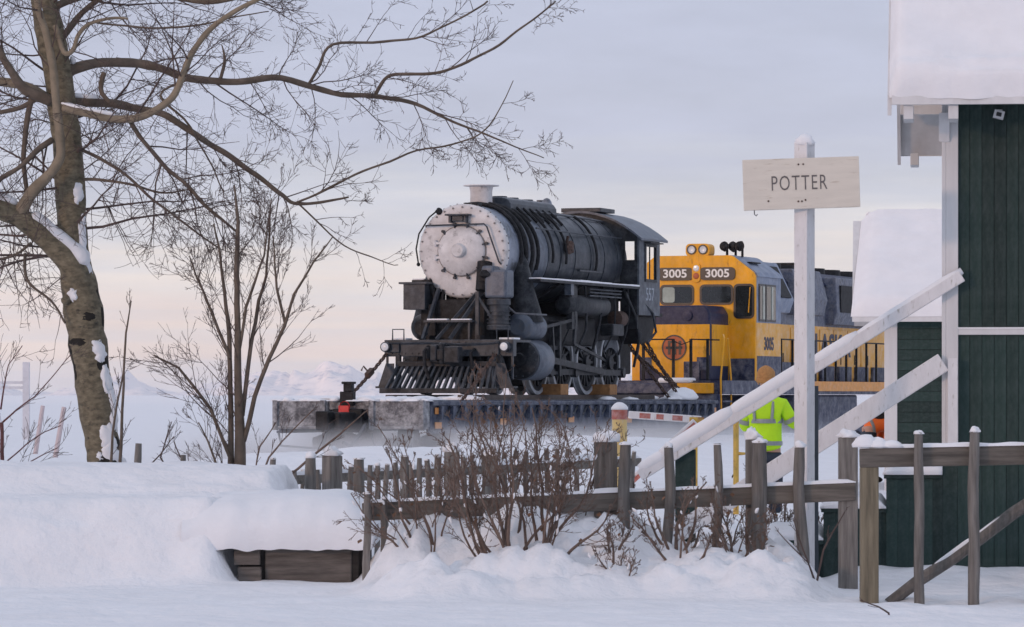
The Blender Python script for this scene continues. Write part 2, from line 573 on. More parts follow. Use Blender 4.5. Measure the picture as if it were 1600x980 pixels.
# unseen snowy bluff added behind the camera, shaped to hold back low sun
hb_ = MB()
NA, NR = 90, 14
for i in range(NA + 1):
    az = R(140 + 175 * i / NA)
    endf = sstep(0, .12, i / NA) * (1 - sstep(.88, 1, i / NA))
    for j in range(NR + 1):
        t = j / NR
        rr_ = 170 + 520 * t
        hgt = 97 * math.sin(math.pi * min(1, t * .72)) ** 1.3 * (.82 + .25 * nz(math.sin(az) * 4, math.cos(az) * 4 + t, 1.2, 81)) * endf
        hb_.v.append((math.sin(az) * rr_, math.cos(az) * rr_, hgt + 7 * nz(az * 9, t * 6, 1, 82) * t - .5))
for i in range(NA):
    for j in range(NR):
        a = i * (NR + 1) + j
        hb_.f.append((a, a + 1, a + NR + 2, a + NR + 1))
HILL = mat('hill_snow_and_scrub', (.70, .71, .74), rough=.9, var=.1, scale=.02, spot=(.10, .10, .10), spotamt=.3, spotscale=.06)
tag(hb_.build('sun_block_hill', HILL, smooth=2), kind='structure')

# far mountains across the flats
def mtn_h(x):
    h = 0
    for k, (s, a) in enumerate(((.0016, .62), (.005, .32), (.014, .17), (.035, .09))):
        h += a * (1 - abs(noise.noise(V((x * s + 3.7, k * 5.1, 1.3)))) * 2)
    return max(0, h)
mm_ = MB()
NX, NY = 760, 22
for j in range(NY + 1):
    t = j / NY
    for i in range(NX + 1):
        x = -3600 + 7200 * i / NX
        y = 9000 + 420 * t + 60 * nz(x, t * 3, .01, 2)
        env = math.sin(math.pi * min(1, t * .5 + .0)) if t < 1 else 1
        fade = .62 + .16 * math.cos((x + 700) / 500) + .10 * math.sin(x / 170)
        hh = 165 * mtn_h(x + 30 * nz(x, t * 50, .02, 7)) * fade
        z = -6 + hh * (t ** .8) * (.80 + .35 * noise.noise(V((x * .012, t * 4.0, 2.2)))) + 5 * noise.noise(V((x * .05, t * 9, 4)))
        mm_.v.append((x, y, z))
for j in range(NY):
    for i in range(NX):
        a = j * (NX + 1) + i
        mm_.f.append((a, a + 1, a + NX + 2, a + NX + 1))
# back face so that the ridge is a solid
b0 = len(mm_.v)
for i in range(NX + 1):
    x, y, z = mm_.v[NY * (NX + 1) + i]
    mm_.v.append((x, y + 500, -6))
for i in range(NX):
    a = NY * (NX + 1) + i
    mm_.f.append((a, a + 1, b0 + i + 1, b0 + i))
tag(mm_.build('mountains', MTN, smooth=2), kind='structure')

# ------------------------------------------------------------------ railway line
def onaxis(L, z=0):
    return O + U * L + V((0, 0, z))
RAILZ = .27
trk = thing('railway_track', 'railway track running through the snow beneath the flatcar', 'track', onaxis(0, .0), -HEAD)
for sx in (-1, 1):
    m = MB()
    x = sx * .75
    m.b2((x - .035, -70, RAILZ - .03), (x + .035, 110, RAILZ)).b2((x - .012, -70, RAILZ - .12), (x + .012, 110, RAILZ - .03)).b2((x - .07, -70, RAILZ - .15), (x + .07, 110, RAILZ - .12))
    m.build('rail', RAIL, trk)
tie = MB().b2((-1.3, -.11, -.12), (1.3, .11, RAILZ - .15)).mesh('tie')
for k in range(-24, 60):
    mkobj('tie', tie, TIMB, trk, loc=(0, k * 1.2, 0))

# ------------------------------------------------------------------ heavy flatcar (local: x right, y back along the train, z up from rail head)
fc = thing('flatcar', 'blue heavy-duty flatcar with snow-frosted end carrying the steam locomotive', 'flatcar', onaxis(0, RAILZ), -HEAD)
FY0, FY1, FW = -6.1, 12.45, 1.52
DZ = 1.23                                           # deck height over the rail
MB().b2((-FW + .08, FY0 + .1, DZ - .10), (FW - .08, FY1 - .1, DZ - .002)).build('deck', FBLUE, fc)
for sx in (-1, 1):
    m = MB()
    xa, xb = sx * (FW - .09), sx * FW
    m.b2((xa, FY0 + .28, DZ - .58), (xb, FY1, DZ - .09))
    m.b2((xa, FY0 + .28, DZ - .62), (xb + sx * .05, FY1, DZ - .57)).b2((xa, FY0 + .28, DZ - .10), (xb + sx * .06, FY1, DZ - .03))
    sill = m.build('side_sill', FBLUE, fc, bev=.008)
    pock = MB().b2((0, -.07, 0), (sx * .09, .07, .25)).mesh('stake_pocket')
    k = FY0 + .7
    while k < FY1 - .2:
        mkobj('stake_pocket', pock, FBLUE, sill, loc=(sx * (FW + .002), k, DZ - .36))
        k += .62
    # lattice of gussets below the deck lip
    m = MB()
    k = FY0 + .7
    while k < FY1 - .8:
        m.beam((sx * (FW + .02), k, DZ - .12), (sx * (FW + .02), k + .3, DZ - .30), .03, .03)
        m.beam((sx * (FW + .02), k + .3, DZ - .30), (sx * (FW + .02), k + .6, DZ - .12), .03, .03)
        k += .62
    m.build('gusset_lattice', SGRY, sill)
    rp = MB().b2((0, -.17, -.06), (sx * .012, .17, .06)).mesh('reflector')
    for q, (yy, zz, mt) in enumerate(((FY0 + .62, DZ - .20, REFO), (FY0 + .62, DZ - .47, REFO), (-1.9, DZ - .42, REFO), (2.2, DZ - .40, REFO), (6.0, DZ - .43, REFO), (9.4, DZ - .4, REFO), (12.2, DZ - .25, REFO))):
        mkobj('reflector', rp.copy() if q == 0 else rp, mt, sill, loc=(sx * (FW + .022), yy, zz))
# the frosted end
m = MB()
m.b2((-FW, FY0, DZ - .50), (-.42, FY0 + .26, DZ - .02)).b2((.42, FY0, DZ - .50), (FW, FY0 + .26, DZ - .02)).b2((-.42, FY0 + .06, DZ - .18), (.42, FY0 + .26, DZ - .02))
m.b2((-FW, FY0 - .05, DZ - .54), (-.5, FY0 + .2, DZ - .49)).b2((.5, FY0 - .05, DZ - .54), (FW, FY0 + .2, DZ - .49))
es = m.build('end_sill', FSNOW, fc, bev=.02)
for x in (-1.46, -.5, .47, 1.46):
    MB().b2((x - .05, FY0 - .06, DZ - .56), (x + .05, FY0 + .02, DZ)).build('end_post', FSNOW, es, bev=.01)
m = MB()
m.b2((-.17, FY0 - .75, DZ - .52), (.17, FY0 + .3, DZ - .22)).b2((-.30, FY0 - .1, DZ - .60), (.30, FY0 + .05, DZ - .16))
m.b2((-.24, FY0 - 1.05, DZ - .55), (.02, FY0 - .72, DZ - .20)).b2((.10, FY0 - .95, DZ - .52), (.22, FY0 - .72, DZ - .22))
m.build('coupler', DARK, fc, bev=.03)
m = MB()
for x, s in ((-.38, 1), (.36, -1)):
    m.tube([(x, FY0 - .05, DZ - .45), (x + .03 * s, FY0 - .25, DZ - .62), (x + .10 * s, FY0 - .55, DZ - .85), (x + .16 * s, FY0 - .75, DZ - .78)], .035, 8)
m.build('brake_hose', SGRY, fc, smooth=True)
m = MB()
m.tube([(-1.35, FY0 - .12, DZ - .62), (-1.3, FY0 - .14, DZ - .85), (-.5, FY0 - .16, DZ - .9), (-.42, FY0 - .12, DZ - .62)], .022, 6)
m.build('uncoupling_lever', SGRY, fc)
m = MB()
m.tube([(1.35, FY0 - .12, DZ - .62), (1.3, FY0 - .14, DZ - .85), (.6, FY0 - .16, DZ - .9), (.5, FY0 - .12, DZ - .62)], .022, 6)
m.build('uncoupling_lever', SGRY, fc)
m = MB()
m.b2((-.17, FY0 - .02, DZ - .1), (.10, FY0 + .12, DZ + .16)).b2((-.10, FY0 - .02, DZ + .16), (.07, FY0 + .12, DZ + .33)).b2((-.13, FY0 - .04, DZ + .30), (.10, FY0 + .14, DZ + .345))
m.build('brake_stand', DARK, fc, bev=.012)
m = MB()
m.lathe([(.10, -.02), (.105, 0), (.10, .02), (.09, 0), (.10, -.02)], (0, 0, 0), (0, 1, 0), 16)
m.prism([(-.10, .02), (.10, .02), (.12, -.24), (.04, -.30), (-.09, -.28)], (-.02, -.012, .0), (1, 0, 0), (0, 0, 1), (0, .02, 0))
m.build('red_flag', REFR, fc, loc=(-.03, FY0 - .12, DZ - .12))
wh = MB().lathe([(.06, -.07), (.36, -.07), (.36, -.05), (.42, -.06), (.42, .04), (.44, .05), (.44, .08), (.36, .08), (.34, .02), (.06, .05)], (0, 0, 0), (1, 0, 0), 24).mesh('wheel')
for yb in (FY0 + 1.2, FY0 + 3.0, FY1 - 3.0, FY1 - 1.2):
    for sx in (-1, 1):
        mkobj('wheel', wh, SGRY, fc, smooth=True, loc=(sx * .75, yb, .435), rz=(0, 0, 0 if sx < 0 else math.pi))
    MB().cyl((-1.0, yb, .43), (1.0, yb, .43), .07).build('axle', DARK, fc)
for yb in (FY0 + 2.1, FY1 - 2.1):
    for sx in (-1, 1):
        m = MB()
        m.prism([(-1.15, .33), (-.75, .33), (-.35, .18), (.35, .18), (.75, .33), (1.15, .33), (1.15, .52), (.7, .58), (.35, .68), (-.35, .68), (-.7, .58), (-1.15, .52)], (sx * 1.0, yb, 0), (0, 1, 0), (0, 0, 1), (sx * .12, 0, 0))
        m.build('truck_frame', DARK, fc, bev=.015)
# track panel, blocking and snow on the deck
for sx in (-1, 1):
    x = sx * .75
    MB().b2((x - .035, -2.2, DZ), (x + .035, 10.2, DZ + .10)).build('deck_rail', RAIL, fc)
snowp = MB()
rr = random.Random(3)
for k in range(46):
    yb = rr.uniform(FY0 + .3, FY1 - .3)
    xb = rr.uniform(-1.4, 1.45)
    if -1.5 < yb < 8.5 and abs(xb) < 1.15:
        continue
    snowp.blob((xb, yb, DZ), (rr.uniform(.08, .28), rr.uniform(.12, .45), rr.uniform(.03, .09)), k, .35, 6, flat=-.001)
snowp.blob((1.25, 10.6, DZ + .05), (.30, .9, .20), 71, .3, 8, flat=-.06)
snowp.blob((.75, -2.0, DZ), (.45, .25, .09), 72, .3, 8, flat=-.001)
for k in range(16):
    snowp.blob((-1.45 + 2.9 * k / 15, FY0 + .12 + .05 * math.sin(k * 3), DZ - .02), (.16 + .05 * math.sin(k * 5), .16, .05 + .03 * math.sin(k * 2.3)), k + 90, .4, 6, flat=-.001)
snowp.blob((.1, -4.9, DZ), (1.25, .8, .07), 73, .3, 8, flat=-.001)
tag(snowp.build('deck_snow', SNOW, fc, smooth=2), kind='stuff')

# ------------------------------------------------------------------ steam locomotive
EZ = RAILZ + DZ + .10                                # rail head of the panel on the deck (1.60)
st = thing('steam_locomotive', 'black steam locomotive with silver smokebox front chained on the flatcar', 'locomotive', onaxis(0, EZ), -HEAD)
ZC, RB = 2.87, .93
sb = MB().lathe([(RB, .10), (RB, 1.62)], (0, 0, ZC), (0, 1, 0), 56).build('smokebox', GRAPH, st, smooth=True)
fr = MB().lathe([(RB + .012, .16), (RB + .012, .06), (.905, .015), (.86, 0), (.52, -.015), (.50, -.015)], (0, 0, ZC), (0, 1, 0), 56).build('smokebox_front', SILV, st, smooth=True)
dr = MB().lathe([(.495, -.005), (.495, -.06), (.475, -.085), (.36, -.15), (.20, -.195), (.150, -.20), (.135, -.29), (.115, -.31), (.02, -.315)], (0, 0, ZC), (0, 1, 0), 48).build('smokebox_door', SILV, fr, smooth=True)
MB().lathe([(.497, -.02), (.497, -.034), (.518, -.034), (.518, -.02), (.497, -.02)], (0, 0, ZC), (0, 1, 0), 48).build('door_seam', BOLT, fr, smooth=True)
m = MB()
for k in range(12):
    a = 2 * math.pi * (k + .5) / 12
    c, s = math.cos(a), math.sin(a)
    if c < -.8:
        continue
    m.beam((.46 * c, -.07, ZC + .46 * s), (.575 * c, -.05, ZC + .575 * s), .045, .035)
    m.cyl((.555 * c, -.02, ZC + .555 * s), (.555 * c, -.09, ZC + .555 * s), .03, None, 8)
tag(m.build('door_clamps', SGRY, fr), kind='stuff')
m = MB()
for k in range(28):
    a = 2 * math.pi * k / 28
    m.cyl((.875 * math.cos(a), .03, ZC + .875 * math.sin(a)), (.875 * math.cos(a), -.022, ZC + .875 * math.sin(a)), .02, None, 6)
for k in range(40):
    a = 2 * math.pi * k / 40
    m.cyl(((RB - .0) * math.cos(a), .11, ZC + (RB - .0) * math.sin(a)), ((RB + .03) * math.cos(a), .11, ZC + (RB + .03) * math.sin(a)), .016, None, 6)
tag(m.build('front_bolts', BOLT, fr), kind='stuff')
for zz in (.16, -.13):
    m = MB().beam((-.60, -.06, ZC + zz), (-.14, -.135, ZC + zz * .95), .02, .05).cyl((-.56, -.06, ZC + zz - .06), (-.56, -.06, ZC + zz + .06), .035, None, 8)
    m.build('door_hinge', SILV, fr)
m = MB().tube([(-.76, -.04, ZC + .49), (-.74, -.11, ZC + .51), (.50, -.11, ZC + .53), (.56, -.11, ZC + .47), (.80, -.08, ZC - .22), (.82, .0, ZC - .27)], .017, 8)
for q in (-.60, -.1, .3):
    m.cyl((q, .0, ZC + .515), (q, -.12, ZC + .515), .014, None, 6)
m.build('front_handrail', SGRY, fr, smooth=True)
m = MB().tube([(-.50, .04, ZC + .77), (-.55, .0, ZC + .80), (-.70, -.02, ZC + .68), (-.92, -.02, ZC + .35), (-.98, -.02, ZC + .05), (-.93, -.02, ZC - .25)], .016, 8)
m.blob((-.50, .0, ZC + .80), (.07, .07, .07), 3, .2, 6).blob((-.93, -.02, ZC - .26), (.04, .04, .04), 3, .2, 5)
m.build('side_grab_rail', DARK, fr, smooth=True)
m = MB().b2((-.30, -.22, ZC + .70), (.20, .05, ZC + .735)).b2((-.24, -.16, ZC + .56), (-.19, .04, ZC + .70)).b2((.08, -.16, ZC + .56), (.13, .04, ZC + .70)).b2((-.17, -.14, ZC + .59), (.06, .02, ZC + .70))
m.build('lamp_bracket', SGRY, fr, bev=.008)
MB().b2((-.02, .1, ZC + .86), (.28, .4, ZC + .97)).build('stack_step', DARK, st, bev=.02)
# stack
m = MB().lathe([(.24, .80), (.225, 1.02), (.222, 1.24), (.245, 1.335), (.36, 1.345), (.36, 1.362), (.20, 1.362), (.18, .9)], (0, 1.1, ZC), (0, 0, 1), 36)
m.build('smokestack', SILV, st, smooth=True)
MB().lathe([(.44, .78), (.38, .90), (.27, .96), (.245, .96), (.22, .8)], (0, 1.1, ZC), (0, 0, 1), 36).build('stack_saddle', DARK, st, smooth=True)
# boiler
bo = MB().lathe([(.90, 1.62), (.90, 1.9), (.905, 3.4), (.95, 4.6), (.98, 5.2), (.98, 7.6)], (0, 0, ZC), (0, 1, 0), 56).build('boiler', SGRY, st, smooth=True)
MB().lathe([(.915, 1.95), (.922, 2.0), (.922, 2.55), (.915, 2.6)], (0, 0, ZC), (0, 1, 0), 56).build('boiler_jacket', SBLUE, bo, smooth=True)
for yy, rr_ in ((1.62, .935), (2.66, .92), (3.45, .925), (4.3, .95), (5.2, .995), (6.1, .995), (7.0, .995)):
    MB().lathe([(rr_ - .03, -.04), (rr_, -.035), (rr_, .035), (rr_ - .03, .04)], (0, yy, ZC), (0, 1, 0), 48).build('boiler_band', SGRY, bo, smooth=True)
def arcpipe(y, r, a0, a1, rad, tail=None, mt=DARK, name='pipe'):
    pts = []
    for k in range(13):
        a = R(a0 + (a1 - a0) * k / 12)
        pts.append((r * math.sin(a), y, ZC + r * math.cos(a)))
    if tail:
        pts += tail
    MB().tube(pts, rad, 8).build(name, mt, st, smooth=True)
arcpipe(.80, RB + .05, -20, 112, .04)
arcpipe(1.02, RB + .06, -8, 100, .055)
arcpipe(1.42, RB + .06, 5, 118, .045)
arcpipe(1.80, RB + .05, 5, 110, .04)
arcpipe(2.75, .97, 15, 100, .03)
arcpipe(3.6, .97, 20, 100, .028)
arcpipe(5.4, 1.03, 30, 105, .03)
# long sand-box and dome casing on top
prof = [(-.42, .82), (-.40, 1.02), (-.33, 1.12), (-.2, 1.155), (.2, 1.155), (.33, 1.12), (.40, 1.02), (.42, .82)]
MB().prism(prof, (0, 1.72, ZC), (1, 0, 0), (0, 0, 1), (0, 2.9, 0)).build('dome_casing', SGRY, st, bev=.03)
for yy in (2.2, 2.9, 3.8):
    MB().cyl((0, yy, ZC + 1.13), (0, yy, ZC + 1.19), .17, .15, 20).build('casing_lid', SGRY, st, smooth=True)
for q, yy in enumerate((2.1, 2.5, 2.9, 3.3, 3.7, 4.1)):
    MB().tube([(.40, yy, ZC + .95), (.55, yy, ZC + .82), (.70, yy + .03, ZC + .66)], .03, 6).build('sand_pipe', DARK, st)
m = MB().cyl((.10, 4.85, ZC + .9), (.10, 4.85, ZC + 1.13), .06).lathe([(.03, 0), (.12, .01), (.10, .10), (.06, .16), (.01, .18)], (.10, 4.85, ZC + 1.09), (0, 0, 1), 16)
m.build('safety_valve', GRAPH, st, smooth=True)
m = MB().cyl((-.14, 5.1, ZC + .9), (-.14, 5.1, ZC + 1.16), .045).cyl((-.14, 5.1, ZC + 1.16), (-.14, 5.1, ZC + 1.24), .07)
m.build('whistle', STEEL, st)
MB().tube([(.38, 1.9, ZC + .90), (.46, 4.6, ZC + .90), (.52, 6.2, ZC + .88), (.55, 7.28, ZC + .86)], .022, 6).build('top_handrail', STEEL, st)
MB().tube([(.86, 2.0, ZC + .52), (.90, 4.5, ZC + .50), (.95, 7.28, ZC + .5)], .018, 6).build('side_handrail', SGRY, st)
m = MB().blob((.98, 3.75, ZC + .18), (.09, .16, .14), 5, .3, 7).cyl((.9, 3.75, ZC + .2), (.95, 3.75, ZC + .42), .03)
m.build('check_valve', RUST, st)
for z0 in (-.28,):
    MB().b2((.96, 4.3, ZC + z0 - .02), (1.02, 5.8, ZC + z0 + .02)).build('side_bar', SGRY, st)
# cab
CW, C0, C1, CB, CE, CA = 1.36, 7.28, 8.75, 1.72, 3.40, 3.97
def ring(m, x0, x1, z0, z1, hx0, hx1, hz0, hz1, y0, y1, ax='y'):
    for a, b, c, d in ((x0, x1, z0, hz0), (x0, x1, hz1, z1), (x0, hx0, hz0, hz1), (hx1, x1, hz0, hz1)):
        if ax == 'y':
            m.b2((a, y0, c), (b, y1, d))
        else:
            m.b2((y0, a, c), (y1, b, d))
def arch(hw, ze, za, n=14):
    return [(hw * math.cos(math.pi * (1 - k / n)) if False else -hw + 2 * hw * k / n, za - (za - ze) * ((-1 + 2 * k / n) ** 2)) for k in range(n + 1)]
cf = MB()
for s in (-1, 1):
    a, b = (.93, CW - .041) if s > 0 else (-CW + .041, -.93)
    h0, h1 = (1.03, 1.25) if s > 0 else (-1.25, -1.03)
    ring(cf, a, b, CB - .3, CE, h0, h1, 2.90, 3.30, C0, C0 + .04)
cf.prism([(-.93, 2.9), (-.93, CE), (-CW + .041, CE)] + [(x, z) for x, z in arch(CW - .041, CE + .001, CA - .04)][1:-1] + [(CW - .041, CE), (.93, CE), (.93, 2.9)], (0, C0, 0), (1, 0, 0), (0, 0, 1), (0, .04, 0))
cfo = cf.build('cab_front', SBLK, st)
for s in (-1, 1):
    m = MB()
    ring(m, C0 - .005, C1, CB, CE + .02, C0 + .42, C0 + 1.15, 2.48, 3.22, s * (CW - .04), s * CW, 'x')
    sd_ = m.build('cab_side', CABS, st)
    m = MB()
    ring(m, C0 + .38, C0 + 1.19, 2.44, 3.26, C0 + .44, C0 + 1.13, 2.50, 3.20, s * (CW + .001), s * (CW + .025), 'x')
    m.b2((s * (CW - .03), C0 + .78, 2.48), (s * (CW - .01), C0 + .82, 3.22))
    m.build('window_frame', SBLK, sd_)
    m = MB().b2((s * (CW - .028), C0 + .44, 2.50), (s * (CW - .018), C0 + .60, 3.2))
    m.build('window_sash', CREAM, sd_)
    MB().b2((s * (CW + .0), C0 + .35, 3.27), (s * (CW + .16), C0 + 1.25, 3.295)).build('window_awning', SBLK, sd_)
a1, a2 = arch(CW + .07, CE - .03, CA), arch(CW + .07, CE - .08, CA - .05)
m = MB().prism(a1 + a2[::-1], (0, C0 - .06, 0), (1, 0, 0), (0, 0, 1), (0, C1 - C0 + .42, 0))
rf = m.build('cab_roof', SBLUE, st, smooth=True)
MB().b2((-.45, C0 + .1, CA - .02), (.45, C0 + 1.1, CA + .07)).build('roof_hatch', SGRY, rf, bev=.01)
MB().b2((-.9, C0 + .15, CB + .3), (.9, C0 + .5, CB + 1.9)).build('backhead', DARK, st, bev=.05)
MB().b2((-CW + .05, C0, CB - .02), (CW - .05, C1 + .35, CB + .06)).build('cab_floor', DARK, st)
m = MB().prism([(C0 + .1, CB - .03), (C1 + .2, CB - .03), (C1 - .1, CB - .5), (C0 + .6, CB - .62)], (-CW + .15, 0, 0), (0, 1, 0), (0, 0, 1), (2 * CW - .3, 0, 0))
m.build('cab_underframe', DARK, st)
m = MB().tube([(CW - .05, C0 + .2, CB + .35), (CW + .02, C0 + .9, CB + .05), (CW, C0 + 1.2, CB - .35), (CW - .1, C0 + .9, CB - .6)], .03, 6).tube([(1.1, C0 + .3, CB + .1), (1.2, C0 + .6, CB - .4), (1.15, C0 + .5, CB - .9)], .025, 6)
m.build('injector_pipe', SGRY, st, smooth=True)
text('cab_number', '557', .40, mat('faded_number', (.34, .37, .42), var=.35, scale=14), st, (CW + .002, (C0 + C1) / 2 + .02, 2.16), (R(90), 0, R(90)))
# running boards with a lip of snow
for s in (-1, 1):
    rbd = MB().b2((s * .90, .78, 2.27), (s * 1.38, C0, 2.32)).build('running_board', SBLK, st)
    sm = MB()
    yb = .8
    while yb < C0 - .2:
        ln = random.uniform(.5, 1.0)
        sm.b2((s * 1.12, yb, 2.321), (s * 1.385, min(C0 - .02, yb + ln), 2.321 + random.uniform(.028, .05)))
        yb += ln
    sm.build('snow_strip', SNOW, rbd, bev=.012)
    for yy in (2.2, 3.6, 5.0, 6.4):
        MB().beam((s * 1.3, yy, 2.26), (s * .75, yy, 1.95), .05, .06).build('bracket', DARK, rbd)
    # air tank and pipes slung below
    MB().lathe([(.02, 3.0), (.15, 3.02), (.21, 3.1), (.21, 5.5), (.15, 5.58), (.02, 5.6)], (s * 1.1, 0, 1.86), (0, 1, 0), 20).build('air_tank', SBLK, st, smooth=True)
    for q in range(3):
        MB().tube([(s * 1.30, 4.1, 2.20 - .07 * q), (s * 1.30, 6.2, 2.20 - .07 * q)], .018, 6).build('cooling_pipe', SGRY, st)
    MB().lathe([(.05, 6.3), (.17, 6.33), (.17, 6.75), (.05, 6.78)], (s * 1.12, 0, 1.62), (0, 1, 0), 16).build('injector', RUST if s > 0 else DARK, st, smooth=True)
# firebox, frames
MB().b2((-.85, 4.7, 1.15), (.85, 7.5, 2.55)).build('firebox', DARK, st, bev=.08)
for s in (-1, 1):
    MB().b2((s * .50, -.55, .60), (s * .58, 8.3, 1.18)).build('frame_plate', DARK, st)
MB().b2((-.5, .35, 1.0), (.5, 1.45, 2.05)).build('cylinder_saddle', DARK, st, bev=.05)
MB().b2((-.44, 1.5, .16), (.44, 8.2, 1.2)).build('brake_rigging', DARK, st, bev=.05)
MB().b2((-.75, 7.72, .45), (.75, 8.6, 1.25)).build('drag_box', DARK, st, bev=.04)
for s in (-1, 1):
    MB().b2((s * .60, 1.7, 1.02), (s * .95, 5.6, 1.62)).build('spring_gear', DARK, st, bev=.08)
    for q in range(5):
        yy = 3.1 + q * .95
        MB().tube([(s * 1.22, yy, 2.26), (s * 1.24, yy + .05, 1.75), (s * (1.12 + .05 * (q % 2)), yy + .2, 1.35), (s * .98, yy + .1, .95 - .1 * (q % 3))], .02 + .006 * (q % 3), 6).build('drain_pipe', SBLK, st, smooth=True)
    MB().b2((s * .98, 5.75, 1.25), (s * 1.28, 6.5, 1.50)).build('tool_box', SBLK, st, bev=.03)
    MB().tube([(s * 1.26, 6.6, 2.2), (s * 1.30, 7.2, 1.7), (s * 1.26, 7.6, 1.2), (s * 1.1, 7.7, .6)], .032, 8).build('feed_pipe', SBLK, st, smooth=True)
# cylinders
for s in (-1, 1):
    cx = s * 1.06
    MB().lathe([(.39, 1.42), (.37, 1.5), (.1, 1.55), (.02, 1.55)], (cx, 0, .70), (0, 1, 0), 28).build('cylinder_cover', SBLK, st, smooth=True)
    m = MB().lathe([(.02, .36), (.12, .35), (.14, .40), (.36, .42), (.39, .45), (.39, .52)], (cx, 0, .70), (0, 1, 0), 28)
    cy = m.build('cylinder_cover', SBLK, st, smooth=True)
    MB().lathe([(.40, .52), (.41, .54), (.41, 1.40), (.40, 1.42)], (cx, 0, .70), (0, 1, 0), 28).build('cylinder', SBLUE, st, smooth=True)
    MB().lathe([(.02, .42), (.16, .40), (.25, .46), (.27, .50), (.27, 1.45), (.22, 1.5), (.02, 1.52)], (s * 1.02, 0, 1.36), (0, 1, 0), 24).build('valve_chest', SBLUE if s > 0 else SBLK, st, smooth=True)
    m = MB()
    for k in range(14):
        a = 2 * math.pi * k / 14
        m.cyl((cx + .335 * math.cos(a), .43, .70 + .335 * math.sin(a)), (cx + .335 * math.cos(a), .39, .70 + .335 * math.sin(a)), .022, None, 6)
    tag(m.build('cover_bolts', SGRY, cy), kind='stuff')
    m = MB().tube([(s * .70, .95, 2.98), (s * .86, .94, 2.60), (s * .95, .92, 2.1), (s * 1.02, .9, 1.7), (s * 1.03, .9, 1.45)], [.17, .20, .24, .30, .36], 18)
    m.build('steam_pipe', SBLK, st, smooth=True)
    m = MB().b2((s * .92, 1.5, .92), (s * 1.14, 2.6, 1.0)).b2((s * .92, 1.5, .42), (s * 1.14, 2.6, .48)).b2((s * .9, 2.55, .38), (s * 1.18, 2.66, 1.5))
    m.build('crosshead_guide', SBLK, st)
    MB().b2((s * .94, 1.95, .47), (s * 1.12, 2.3, .93)).build('crosshead', SBLK, st, bev=.03)
    MB().cyl((cx, 1.5, .70), (cx, 2.0, .70), .04).build('piston_rod', STEEL, st)
    m = MB().beam((s * 1.16, 2.15, .70), (s * 1.16, 5.4, .48), .06, .13)
    m.build('main_rod', SBLK, st)
    m = MB().beam((s * 1.06, 2.25, .47), (s * 1.06, 6.97, .47), .06, .12)
    for yy in (2.25, 3.82, 5.40, 6.97):
        m.cyl((s * 1.0, yy, .47), (s * 1.13, yy, .47), .11, None, 14)
    m.build('side_rod', SBLK, st)
    m = MB().prism([(-.10, -.45), (.04, -.42), (.12, 0), (.04, .42), (-.10, .45), (.0, 0)], (s * 1.20, 3.35, 1.5), (0, 1, 0), (0, 0, 1), (s * .05, 0, 0))
    m.beam((s * 1.22, 3.35, 1.55), (s * 1.2, 1.5, 1.36), .03, .06).beam((s * 1.23, 3.3, 1.05), (s * 1.2, 5.3, .75), .03, .06).beam((s * 1.18, 2.2, .7), (s * 1.18, 2.1, 1.4), .03, .06)
    m.build('valve_gear', SBLK, st)
    m = MB().b2((s * 1.12, 3.15, 1.35), (s * 1.24, 3.5, 2.28))
    m.build('link_hanger', SBLK, st)
    MB().b2((s * 1.18, 2.85, 2.05), (s * 1.32, 3.05, 2.27)).build('link_bracket', SBLUE, st)
# wheels
def spoked(rad, nsp, hub):
    m = MB().lathe([(rad - .16, -.05), (rad - .07, -.055), (rad - .07, .05), (rad - .16, .05), (rad - .16, -.05)], (0, 0, 0), (1, 0, 0), 40)
    m.lathe([(.04, -.08), (hub, -.08), (hub, .10), (.04, .11)], (0, 0, 0), (1, 0, 0), 20)
    for k in range(nsp):
        a = 2 * math.pi * k / nsp
        d = V((0, math.cos(a), math.sin(a)))
        m.beam(d * hub * .8, d * (rad - .12), .055, .05)
    return m.mesh('driving_wheel')
def tyre(rad):
    return MB().lathe([(rad - .075, -.065), (rad + .025, -.065), (rad + .025, -.04), (rad, -.03), (rad - .003, .07), (rad - .075, .072), (rad - .075, -.065)], (0, 0, 0), (1, 0, 0), 40).mesh('tyre')
TYRE = mat('pale_tyre', (.38, .40, .43), rough=.5, var=.35, scale=6)
dw, ty = spoked(.69, 15, .15), tyre(.69)
pw, pt = spoked(.42, 10, .1), tyre(.42)
cwt = MB()
cp = [(.60 * math.cos(R(a)), .60 * math.sin(R(a))) for a in range(38, 143, 8)] + [(.0 + .45 * math.cos(R(a)), .10 + .22 * math.sin(R(a))) for a in range(150, 25, -12)]
cwt = cwt.prism(cp, (.052, 0, 0), (0, 1, 0), (0, 0, 1), (.03, 0, 0)).mesh('counterweight')
for yy in (2.25, 3.82, 5.40, 6.97):
    for s in (-1, 1):
        wo = mkobj('driving_wheel', dw, SBLK, st, smooth=True, loc=(s * .74, yy, .69), rz=(0, 0, 0 if s > 0 else math.pi))
        mkobj('tyre', ty, TYRE, wo, smooth=True)
        mkobj('counterweight', cwt, CABS, wo, loc=(0, 0, 0))
    MB().cyl((-.7, yy, .69), (.7, yy, .69), .1).build('axle', DARK, st)
for s in (-1, 1):
    wo = mkobj('pony_wheel', pw, SBLK, st, smooth=True, loc=(s * .74, -.10, .42), rz=(0, 0, 0 if s > 0 else math.pi))
    mkobj('tyre', pt, STEEL, wo, smooth=True)
    for yy in (3.03, 4.6, 6.2):
        MB().tube([(s * .62, yy + .55 * math.cos(R(a)), .69 + .5 * math.sin(R(a)) - .2) for a in range(60, 130, 20)], .05, 6).build('brake_hanger', DARK, st)
MB().cyl((-.7, -.10, .42), (.7, -.10, .42), .07).build('axle', DARK, st)
